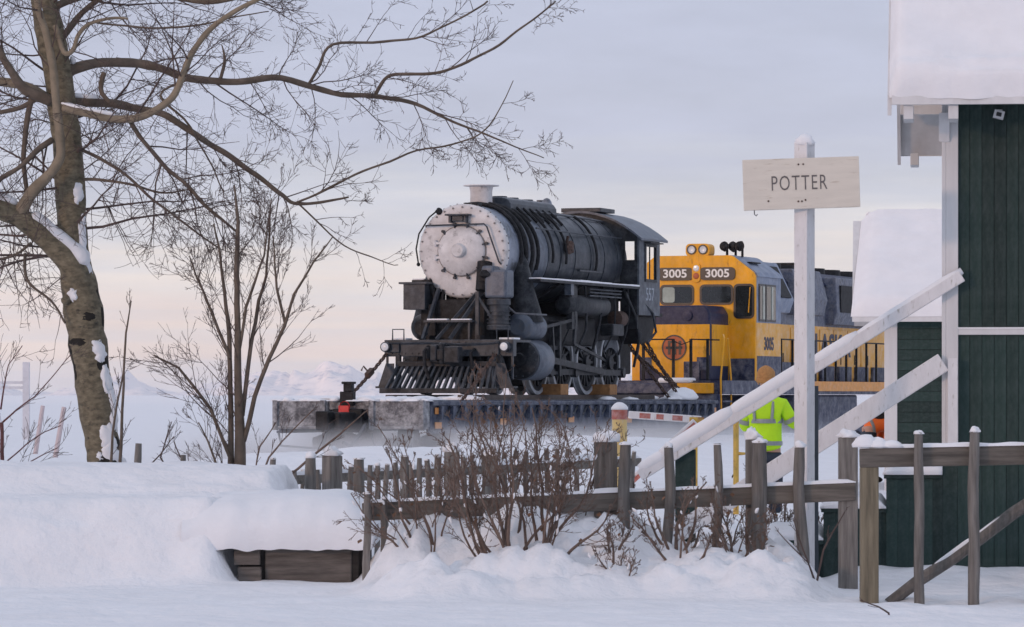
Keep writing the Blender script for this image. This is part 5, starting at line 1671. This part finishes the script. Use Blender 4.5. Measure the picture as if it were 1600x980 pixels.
TD = 42.0
tr = thing('bare_tree', 'large bare broadleaf tree with crooked limbs and snow patches on its trunk', 'tree', (P(165, 0, TD).x, TD, 0))
TO = V(tr.location)
def T(px, py, dy=0.0):
    return P(px, py, TD + dy) * 1.0 - TO
kx = TD / FPX
def limb(name, pts, wpx, mt, n=10, wig=.012, smooth=2):
    # pts: (px, py, dy) ; wpx: widths in photo pixels
    raw = [T(*p) for p in pts]
    out_, rad = [], []
    seg = 5
    for i in range(len(raw) - 1):
        p0, p1, p2, p3 = raw[max(i - 1, 0)], raw[i], raw[i + 1], raw[min(i + 2, len(raw) - 1)]
        for k in range(seg):
            t = k / seg
            c = .5 * ((2 * p1) + (p2 - p0) * t + (2 * p0 - 5 * p1 + 4 * p2 - p3) * t * t + (3 * p1 - p0 - 3 * p2 + p3) * t ** 3)
            out_.append(c + V((noise.noise(c * 3), noise.noise(c * 3 + V((9, 0, 0))), noise.noise(c * 3 + V((0, 9, 0))))) * wig)
            wv = (wpx[i] + (wpx[i + 1] - wpx[i]) * t) * (1 if name == 'trunk' else .86)
            rad.append(wv * kx / 2 * (1 + .12 * noise.noise(c * 6) + .08 * noise.noise(c * 14)))
    out_.append(raw[-1])
    rad.append(wpx[-1] * kx / 2)
    MB().tube(out_, rad, n).build(name, mt, tr, smooth=smooth)
    return out_, rad
trunk, trad = limb('trunk', [(172, 800, 0), (166, 735, 0), (158, 680, 0), (146, 600, 0), (135, 520, 0), (126, 460, .02), (116, 400, .04), (111, 330, .05), (107, 250, .05), (98, 170, .05), (86, 90, .04), (70, 10, .03), (62, -60, .02)],
                   [66, 56, 53, 56, 60, 60, 46, 45, 47, 46, 45, 43, 40], BARK, 20, .008)
twm = MB()
rg = random.Random(77)
LIMBS = [
    ('limb', [(136, 505, .02), (128, 455, -.02), (108, 408, -.1), (70, 372, -.15), (30, 340, -.2), (-20, 318, -.3)], [34, 50, 44, 39, 38, 36], BARK, 3, .9),
    ('limb', [(28, 335, -.22), (50, 300, -.3), (88, 258, -.34), (95, 225, -.34), (86, 165, -.32), (80, 90, -.3), (62, 20, -.3), (52, -30, -.3)], [26, 22, 18, 17, 16, 15, 13, 12], BRANCHL, 6, .8),
    ('branch', [(96, 168, -.34), (140, 178, -.4), (190, 186, -.45), (235, 175, -.5), (270, 152, -.5), (286, 118, -.5), (302, 80, -.55), (335, 42, -.6), (372, 16, -.6), (410, -5, -.6)], [13, 14, 14, 14, 13, 13, 12, 10, 9, 8], BRANCHL, 10, .7),
    ('branch', [(100, 118, .05), (118, 106, .1), (175, 98, .2), (230, 102, .3), (300, 122, .4), (370, 128, .5), (440, 121, .6), (520, 146, .7), (590, 151, .8), (650, 165, .9), (710, 190, 1.0), (770, 216, 1.0), (850, 247, 1.1)], [24, 20, 18, 17, 15, 13, 12, 11, 9, 7, 5, 3.5, 1.5], BRANCH, 34, .75),
    ('branch', [(586, 149, .8), (605, 120, .8), (640, 114, .85), (690, 112, .85), (740, 92, .9), (790, 64, .9), (830, 34, .95), (868, 2, 1.0)], [8, 7, 7, 6, 5.5, 5, 4, 3], BRANCH, 16, .5),
    ('branch', [(480, 134, .65), (500, 104, .6), (520, 70, .6), (600, 66, .65), (660, 55, .65), (720, 28, .7), (762, 2, .7)], [6, 6, 5, 5, 4, 3.5, 3], BRANCH, 14, .5),
    ('branch', [(105, 158, .1), (150, 160, .15), (200, 166, .25), (250, 178, .3), (300, 205, .35), (350, 238, .4), (400, 276, .45), (440, 305, .5), (468, 320, .5), (545, 308, .55)], [20, 17, 15, 13, 12, 11, 10, 8, 7, 3], BRANCH, 24, .8),
    ('branch', [(462, 318, .5), (520, 292, .5), (580, 262, .55), (650, 235, .6), (720, 222, .6), (765, 195, .6), (802, 126, .6)], [5, 5, 4.5, 4, 3.5, 3, 1.5], BRANCH, 14, .45),
    ('branch', [(466, 320, .5), (500, 350, .5), (540, 385, .5), (580, 402, .5), (622, 414, .5)], [4, 3.5, 3, 2.5, 1.5], BRANCH, 8, .4),
    ('branch', [(196, 180, -.4), (225, 220, -.35), (260, 262, -.3), (300, 300, -.3), (340, 338, -.3), (372, 362, -.3)], [9, 8, 7.5, 7, 6, 4], BRANCH, 16, .7),
    ('branch', [(110, 230, .0), (150, 245, -.1), (190, 270, -.2), (240, 310, -.3), (290, 350, -.3), (345, 390, -.3)], [8, 7, 6, 5, 4, 2.5], BRANCH, 14, .6),
    ('branch', [(128, 280, .0), (165, 282, -.1), (210, 290, -.2), (260, 300, -.2), (300, 296, -.2)], [7, 6, 5, 4, 2], BRANCH, 10, .5),
    ('branch', [(80, 158, -.1), (40, 140, -.2), (15, 110, -.3), (-5, 68, -.3), (-15, 20, -.3)], [22, 19, 15, 12, 10], BRANCH, 10, .7),
    ('branch', [(70, 150, -.05), (30, 132, 0), (-30, 128, 0)], [16, 17, 17], BRANCHL, 4, .6),
    ('branch', [(60, 152, -.1), (30, 168, -.1), (-20, 178, -.1)], [11, 9, 7], BRANCH, 6, .6),
    ('branch', [(50, 152, -.1), (42, 190, -.1), (36, 240, -.1), (42, 300, -.15)], [11, 10, 9, 8], BRANCH, 8, .5),
    ('branch', [(80, 218, -.1), (60, 232, -.2), (28, 262, -.3), (-15, 290, -.3)], [12, 11, 9, 8], BRANCH, 8, .6),
    ('branch', [(85, 40, -.3), (100, 82, -.35), (115, 78, -.35), (122, 58, -.35), (140, 40, -.35), (170, 28, -.4), (200, 30, -.4)], [10, 10, 10, 9, 8, 6, 4], BRANCHL, 8, .5),
    ('branch', [(150, 36, -.35), (220, 42, -.3), (290, 42, -.25), (350, 30, -.2), (420, 18, -.2)], [4, 4, 4, 3, 2], BRANCH, 12, .5),
    ('branch', [(95, 60, 0), (130, 20, .1), (180, -20, .1)], [14, 11, 8], BRANCH, 8, .7),
    ('branch', [(80, 10, 0), (160, -10, .1), (250, -6, .2), (340, 2, .2), (420, -20, .2)], [14, 12, 11, 10, 8], BRANCH, 16, .7),
    ('branch', [(165, 115, .1), (158, 142, .05), (172, 160, .05)], [10, 9, 8], BRANCH, 4, .4),
    ('branch', [(345, 124, .4), (350, 95, .4), (346, 70, .4)], [8, 6, 2], BRANCH, 3, .3),
    ('branch', [(305, 120, .4), (250, 150, .3), (300, 200, .3), (350, 300, .4)], [5, 5, 4, 2], BRANCH, 8, .5),
    ('branch', [(40, 395, -.2), (44, 440, -.2), (80, 470, -.2), (102, 505, -.2)], [7, 6, 5, 4], BRANCH, 7, .4),
    ('branch', [(50, 380, -.2), (20, 400, -.2), (-20, 410, -.2)], [6, 5, 4], BRANCH, 8, .5),
]
for nm, pts, wd, mt_, ntw, ln in LIMBS:
    q, r = limb(nm, pts, wd, mt_, 9 if max(wd) > 10 else 6, .022)
    sprout(twm, q, r[0], r[-1], max(2, int(ntw * (.78 if pts[-1][0] > 500 else .95))), ln * (1.4 if pts[-1][0] > 500 else 1.65), rg, 2, (22, 66), .015, .10, .0030, .22)
sprout(twm, trunk[26:], .1, .1, 34, 1.7, rg, 2, (50, 100), .02, .05, .0030, .18)
tag(twm.build('twigs', TWIG, tr), kind='stuff')
MB().blob(T(103, 470, -.16), (.05, .05, .045), 9, .3, 8).build('branch_stub', BARK, tr, smooth=2)
def barkpatch(py, ang, hpx, wdeg, thick, seed, mtl, name):
    # a lens of snow or a scar that follows the trunk's own surface
    z_ = T(0, py).z
    i0 = min(range(len(trunk)), key=lambda i: abs(trunk[i].z - z_))
    n1, n2 = 12, 12
    m = MB()
    for a in range(n1 + 1):
        zz = z_ + (a / n1 - .5) * hpx * kx
        k = min(range(len(trunk) - 1), key=lambda i: abs((trunk[i].z + trunk[i + 1].z) / 2 - zz))
        t = max(0, min(1, (zz - trunk[k].z) / (trunk[k + 1].z - trunk[k].z + 1e-6)))
        c = trunk[k].lerp(trunk[k + 1], t)
        r = trad[k] + (trad[k + 1] - trad[k]) * t
        for b in range(n2 + 1):
            u_, v_ = a / n1 * 2 - 1, b / n2 * 2 - 1
            th_ = R(ang + v_ * wdeg / 2 + 9 * noise.noise(V((u_ * 2, seed, 3))))
            q = 1 - (u_ * u_ + v_ * v_) + .75 * noise.noise(V((u_ * 1.8 + seed * 3, v_ * 1.8, 6))) + .4 * noise.noise(V((u_ * 4 + seed * 3, v_ * 4, 9)))
            rr_ = r * .985 + thick * max(-.8, min(1, q * 1.6))
            m.v.append((c.x + rr_ * math.sin(th_), c.y - rr_ * math.cos(th_), zz))
    for a in range(n1):
        for b in range(n2):
            e = a * (n2 + 1) + b
            m.f.append((e, e + 1, e + n2 + 2, e + n2 + 1))
    m.build(name, mtl, tr, smooth=2)
SCAR = mat('bark_scar', (.018, .016, .014), rough=.95, var=.4)
for q, (py, ang, h, w_) in enumerate(((568, 55, 34, 60), (722, 20, 26, 80), (690, 62, 24, 46), (535, -30, 12, 70), (480, 76, 60, 22), (560, -66, 70, 24), (370, 55, 50, 40), (610, 80, 40, 30), (495, 20, 14, 40))):
    barkpatch(py, ang, h, w_, .008, q, SCAR, 'bark_scar')
for q, (py, ang, h, w_, th_) in enumerate(((549, 40, 36, 50, .03), (592, 52, 46, 44, .035), (622, 66, 44, 36, .03), (655, 60, 30, 34, .03), (682, 30, 44, 60, .035), (706, 36, 36, 70, .035), (732, 70, 44, 40, .05), (645, 70, 60, 30, .02), (712, -10, 14, 20, .02),
                                           (303, 38, 34, 44, .025), (374, 46, 70, 36, .03), (412, 50, 46, 40, .025), (462, -20, 22, 30, .025), (344, 60, 20, 24, .02))):
    barkpatch(py, ang, h, w_, th_, q + 20, SNOW, 'bark_snow')
def topsnow(pts, wpx, w_=.7, up=.32):
    raw = [T(*p) for p in pts]
    res = []
    for i in range(len(raw) - 1):
        for k in range(4):
            res.append(raw[i].lerp(raw[i + 1], k / 4))
    res.append(raw[-1])
    n_ = len(res) - 1
    return [p + V((0, 0, (wpx[0] + (wpx[1] - wpx[0]) * i / n_) * kx * up)) for i, p in enumerate(res)], [(wpx[0] + (wpx[1] - wpx[0]) * i / n_) * kx * .5 * w_ * (.35 if i in (0, n_) else .85 + .3 * noise.noise(p * 5)) for i, p in enumerate(res)]
m = MB()
for pts, wp in (([(138, 425, -.1), (110, 398, -.12), (70, 362, -.16), (46, 345, -.2)], (40, 32)), ([(28, 330, -.2), (0, 318, -.25), (-20, 312, -.3)], (30, 34)), ([(96, 165, -.34), (140, 176, -.4), (180, 183, -.45)], (12, 12)), ([(110, 104, .08), (118, 100, .1)], (26, 18)),
                ([(92, 150, .05), (140, 156, .12), (165, 158, .15)], (14, 12)), ([(60, 12, -.3), (66, 20, -.3)], (12, 8))):
    a_, b_ = topsnow(pts, wp)
    m.tube(a_, b_, 8)
tag(m.build('limb_snow', SNOW, tr, smooth=2), kind='stuff')

# slender multi-stemmed tree
def young_tree(name, label, basepx, D, stems, mt_, ntw, ln, seed, depth=2, up=.12, rmin=.0032):
    rg = random.Random(seed)
    bx_ = P(basepx, 0, D)
    t = thing(name, label, 'tree' if 'tree' in name else 'shrub', (bx_.x, D, ground(bx_.x, D)))
    off = V(t.location)
    tw = MB()
    for pts, wd in stems:
        raw = [P(px, py, D + dy) - off for px, py, dy in pts]
        res, rad = [], []
        for i in range(len(raw) - 1):
            for k in range(4):
                c = raw[i].lerp(raw[i + 1], k / 4)
                res.append(c + V((noise.noise(c * 4 + off), noise.noise(c * 4), 0)) * .012)
                rad.append((wd[i] + (wd[i + 1] - wd[i]) * k / 4) * D / FPX / 2 * .8)
        res.append(raw[-1]); rad.append(wd[-1] * D / FPX / 2)
        MB().tube(res, rad, 8).build('trunk' if wd[0] > 20 else 'stem', mt_, t, smooth=2)
        sprout(tw, res, rad[0] * .7, rad[-1], ntw, ln, rg, depth, (18, 48), up, .15, rmin, .13)
    tag(tw.build('twigs', TWIG, t), kind='stuff')
    return t
young_tree('young_tree', 'slender bare tree with several upright stems beside the timber bed', 374, 41.5, [
    ([(376, 770, 0), (375, 700, 0), (372, 600, 0), (371, 500, 0), (370, 400, 0), (372, 345, 0), (366, 290, .1)], [26, 22, 15, 12, 10, 7, 3]),
    ([(362, 770, 0), (361, 700, .05), (360, 600, .05), (358, 520, .05), (352, 470, .1), (344, 400, .1), (334, 350, .1)], [15, 12, 10, 9, 7, 5, 3]),
    ([(380, 690, 0), (398, 620, -.1), (420, 560, -.1), (445, 510, -.15), (460, 460, -.2), (490, 410, -.2), (520, 370, -.2)], [10, 9, 8, 7, 5, 4, 2]),
    ([(378, 650, 0), (392, 540, .1), (405, 470, .15), (416, 430, .2), (421, 370, .2), (424, 310, .2)], [9, 8, 7, 5, 4, 2]),
    ([(362, 720, 0), (330, 640, -.1), (300, 600, -.15), (280, 575, -.15), (240, 555, -.2)], [8, 7, 6, 5, 3]),
    ([(360, 560, 0), (335, 500, .1), (320, 460, .1), (306, 430, .1), (296, 400, .1)], [7, 6, 5, 4, 2]),
    ([(446, 505, -.15), (432, 450, -.15), (430, 420, -.15), (427, 370, -.1)], [6, 5, 4, 2]),
    ([(372, 560, 0), (385, 480, 0), (412, 400, -.05), (422, 330, -.05)], [6, 6, 4, 2]),
    ([(366, 760, 0), (345, 740, -.1), (325, 690, -.1), (310, 660, -.1)], [6, 5, 4, 2])], BRANCH, 11, .72, 5, 2, .10, .0026)
young_tree('sapling', 'thin greenish sapling with upright twigs beside the big tree trunk', 190, 41.2, [
    ([(186, 760, 0), (190, 680, 0), (193, 600, 0), (196, 520, 0), (205, 470, 0)], [7, 6, 5, 4, 2]), ([(172, 760, 0), (175, 680, 0), (185, 620, 0), (192, 585, 0)], [6, 5, 4, 3])], BRANCH, 7, .4, 8, 1)
young_tree('shrub', 'reddish-stemmed shrub with arching bare twigs at the end of the drift', 6, 40.5, [
    ([(4, 780, 0), (4, 720, 0), (2, 660, 0)], [9, 8, 7]), ([(3, 660, 0), (25, 640, 0), (55, 620, 0), (80, 590, 0), (110, 555, 0)], [4, 3, 2.5, 2, 1.5]), ([(6, 725, 0), (40, 695, 0), (70, 675, 0), (95, 665, 0)], [3, 2.5, 2, 1.5]),
    ([(12, 745, 0), (40, 725, 0), (65, 712, 0), (90, 700, 0)], [3, 2.5, 2, 1.5]), ([(0, 640, 0), (8, 600, 0), (14, 570, 0), (35, 540, 0)], [4, 3, 2, 1.5])], SHRUBR, 7, .45, 9, 1, .05, .0028)
young_tree('shrub', 'few thin bare twigs poking from the snow drift between two picket tips', 290, 40.8, [
    ([(300, 770, 0), (285, 720, 0), (272, 690, 0)], [4, 3, 2]), ([(285, 770, 0), (250, 715, 0), (268, 660, 0)], [4, 3, 1.5]), ([(216, 745, 0), (250, 710, 0), (272, 682, 0)], [3, 2.5, 1.5])], TWIG, 5, .3, 10, 1)
young_tree('shrub', 'long slanting bare twigs crossing in front of the pickets beside the timber bed', 440, 39, [
    ([(425, 765, 0), (480, 720, 0), (530, 680, 0), (575, 640, 0)], [5, 5, 4, 2]), ([(400, 770, 0), (420, 715, 0), (440, 690, 0), (490, 640, 0)], [4, 4, 3, 2]), ([(395, 760, 0), (405, 700, 0), (430, 660, 0)], [3, 3, 2])], SHRUB, 4, .3, 12, 1)

# ------------------------------------------------------------------ bushes in front of the fence
def bush(label, cx, cy, D, nst, spread, hpx, seed, thick=7, ln=.35, ntw=7, rmin=.004, snowy=20, mt_=SHRUB, lean=0):
    rg = random.Random(seed)
    b0 = P(cx, 0, D)
    t = thing('bush', label, 'bush', (b0.x, D, ground(b0.x, D)))
    off = V(t.location)
    tw = MB()
    lv = MB()
    sn = MB()
    kk = D / FPX
    for q in range(nst):
        s = -1 + 2 * (q + .5) / nst + rg.uniform(-.12, .12)
        bx_ = rg.gauss(0, .28) * spread * .22 * kk + s * spread * .22 * kk
        by = rg.uniform(-.25, .35)
        gz = ground(off.x + bx_, D + by) - off.z - .10
        h = hpx * kk * rg.uniform(.55, 1.05) * (1 - .32 * abs(s))
        d = V((s * spread * kk * .85 / max(h, .2) * rg.uniform(.6, 1.1) * .8 + lean, rg.uniform(-.25, .25), 1)).normalized()
        pts = wander((bx_, by, gz), d, h * 1.2, rg, 7, .27, .06)
        r0 = thick * kk / 2 * rg.uniform(.5, 1.0)
        MB().tube(pts, [max(rmin, r0 * (1 - .72 * i / 7)) for i in range(8)], 7).build('stem', mt_, t, smooth=2)
        sprout(tw, pts, r0, r0 * .35, ntw, ln, rg, 2, (18, 55), .10, .22, rmin * .75, .25)
        for k in range(rg.randint(0, 2) if snowy else 0):
            p, dd = ptat(pts, rg.uniform(.35, .95))
            p = p + V((rg.uniform(-.08, .08), rg.uniform(-.1, .1), rg.uniform(-.04, .06)))
            sr = rg.uniform(.006, .014)
            q2 = [p + dd * (sr * 1.6 * w_) + rdir(rg) * sr * .5 for w_ in (-1.5, -.5, .4, 1.3)]
            sn.tube([e + V((0, 0, .006)) for e in q2], [sr * .35, sr * rg.uniform(.7, 1.2), sr * rg.uniform(.6, 1.1), sr * .3], 6)
        for k in range(2):
            p, dd = ptat(pts, rg.uniform(.3, 1))
            p = p + rdir(rg) * rg.uniform(.02, .22)
            e = rdir(rg)
            u_, v_ = perp(e)
            l_ = rg.uniform(.012, .026)
            lv.add([p, p + u_ * l_ + e * l_, p + e * l_ * 2.4, p - u_ * l_ + e * l_], [(0, 1, 2, 3)])
    tag(tw.build('twigs', SHRUB, t), kind='stuff')
    tag(lv.build('dry_leaves', LEAFD, t), kind='stuff')
    if snowy:
        tag(sn.build('lodged_snow', SNOW, t, smooth=2), kind='stuff')
    return t
bush('big tangled bare bush rising from the snow mound in front of the pole fence', 815, 890, 33.2, 25, 205, 236, 3, thick=7, ln=.42, ntw=8, snowy=26)
bush('low spreading bush with reddish twigs beside the timber bed', 665, 880, 33.7, 15, 125, 170, 4, thick=5, ln=.32, ntw=7, lean=-.35)
bush('tall thin-stemmed bush behind the big tangled bush against the fence', 780, 850, 34.6, 10, 190, 195, 8, thick=5, ln=.40, ntw=6)
bush('dark dense bush crowding the thick snow-capped fence post', 905, 860, 34.3, 9, 110, 150, 9, thick=5, ln=.32, ntw=6)
bush('small twiggy bush on the mound between big bush and sign post', 1058, 880, 33.3, 11, 75, 130, 5, thick=7, ln=.22, ntw=7)
bush('small reddish bush below the pickets near the sign post', 1150, 850, 33.6, 12, 75, 110, 6, thick=5, ln=.2, ntw=8)
bush('small dark tuft of twigs half sunk in the mound beside the big bush', 962, 870, 33.0, 9, 45, 75, 7, thick=6, ln=.16, ntw=7)
bush('dry brown plant growing behind the porch steps', 1225, 840, 37.6, 10, 70, 150, 12, thick=5, ln=.22, ntw=9, snowy=0)
bush('dry seed-headed plant beside the fence end post', 1298, 820, 37.8, 9, 50, 150, 13, thick=4, ln=.2, ntw=9, snowy=8)
young_tree('shrub', 'two thin bare stems leaning across the foot of the sign post', 1275, 33.4, [
    ([(1272, 930, 0), (1285, 860, 0), (1320, 800, 0)], [5, 4, 2]), ([(1278, 925, 0), (1255, 860, 0), (1240, 810, 0)], [4, 3, 2]), ([(1282, 930, 0), (1262, 880, 0), (1215, 830, 0)], [3, 3, 1.5])], TWIG, 3, .2, 22, 1)
young_tree('shrub', 'single bent twig lying in the snow at the foot of the fence post', 1385, 30.2, [
    ([(1394, 985, 0), (1388, 958, 0), (1372, 948, 0), (1345, 938, 0)], [4, 4, 3, 2])], TWIG, 2, .12, 23, 0)
print('twigs', CNT[0])

# ------------------------------------------------------------------ air: thin haze over the flats, and powder snow blown up along the train
def volume(name, density, colr, aniso=.2, noisy=None):
    m = bpy.data.materials.new(name)
    m.use_nodes = True
    t = m.node_tree
    t.nodes.clear()
    o = nn(t, 'ShaderNodeOutputMaterial')
    pv = nn(t, 'ShaderNodeVolumePrincipled')
    pv.inputs['Color'].default_value = colr + (1,)
    pv.inputs['Density'].default_value = density
    pv.inputs['Anisotropy'].default_value = aniso
    t.links.new(pv.outputs[0], o.inputs['Volume'])
    if noisy:
        co = nn(t, 'ShaderNodeTexCoord')
        mp_ = nn(t, 'ShaderNodeMapping')
        mp_.inputs['Scale'].default_value = noisy['stretch']
        t.links.new(co.outputs['Object'], mp_.inputs[0])
        n1 = nn(t, 'ShaderNodeTexNoise')
        n1.inputs['Scale'].default_value = noisy['scale']
        n1.inputs['Detail'].default_value = 3
        t.links.new(mp_.outputs[0], n1.inputs['Vector'])
        sx = nn(t, 'ShaderNodeSeparateXYZ')
        t.links.new(co.outputs['Object'], sx.inputs[0])
        hgt = nn(t, 'ShaderNodeMapRange')
        hgt.inputs['From Min'].default_value = noisy['z0']
        hgt.inputs['From Max'].default_value = noisy['z1']
        hgt.inputs['To Min'].default_value = 1
        hgt.inputs['To Max'].default_value = 0
        t.links.new(sx.outputs[2], hgt.inputs[0])
        pw_ = nn(t, 'ShaderNodeMath', operation='POWER')
        pw_.inputs[1].default_value = 1.6
        t.links.new(hgt.outputs[0], pw_.inputs[0])
        nr = nn(t, 'ShaderNodeMapRange')
        nr.inputs['From Min'].default_value = .38
        nr.inputs['From Max'].default_value = .66
        nr.inputs['To Max'].default_value = density
        t.links.new(n1.outputs[0], nr.inputs[0])
        mu = nn(t, 'ShaderNodeMath', operation='MULTIPLY')
        t.links.new(nr.outputs[0], mu.inputs[0])
        t.links.new(pw_.outputs[0], mu.inputs[1])
        t.links.new(mu.outputs[0], pv.inputs['Density'])
    return m
hz_ = MB().b2((-11500, -2900, -8), (11500, 11500, 260)).build('haze', None)
hz_.data.materials.append(volume('haze_air', 4.2e-5, (.90, .93, 1.0), .3))
tag(hz_, kind='stuff')
bs = MB().b2((-2.6, -10.5, -.02), (4.6, 13.5, 1.45)).build('blowing_snow', None, loc=onaxis(0, .05), rz=-HEAD)
bs.data.materials.append(volume('snow_powder', 2.5, (.97, .98, 1.0), .0, dict(stretch=(1, .45, 1.2), scale=1.1, z0=.0, z1=1.12)))
tag(bs, kind='stuff')
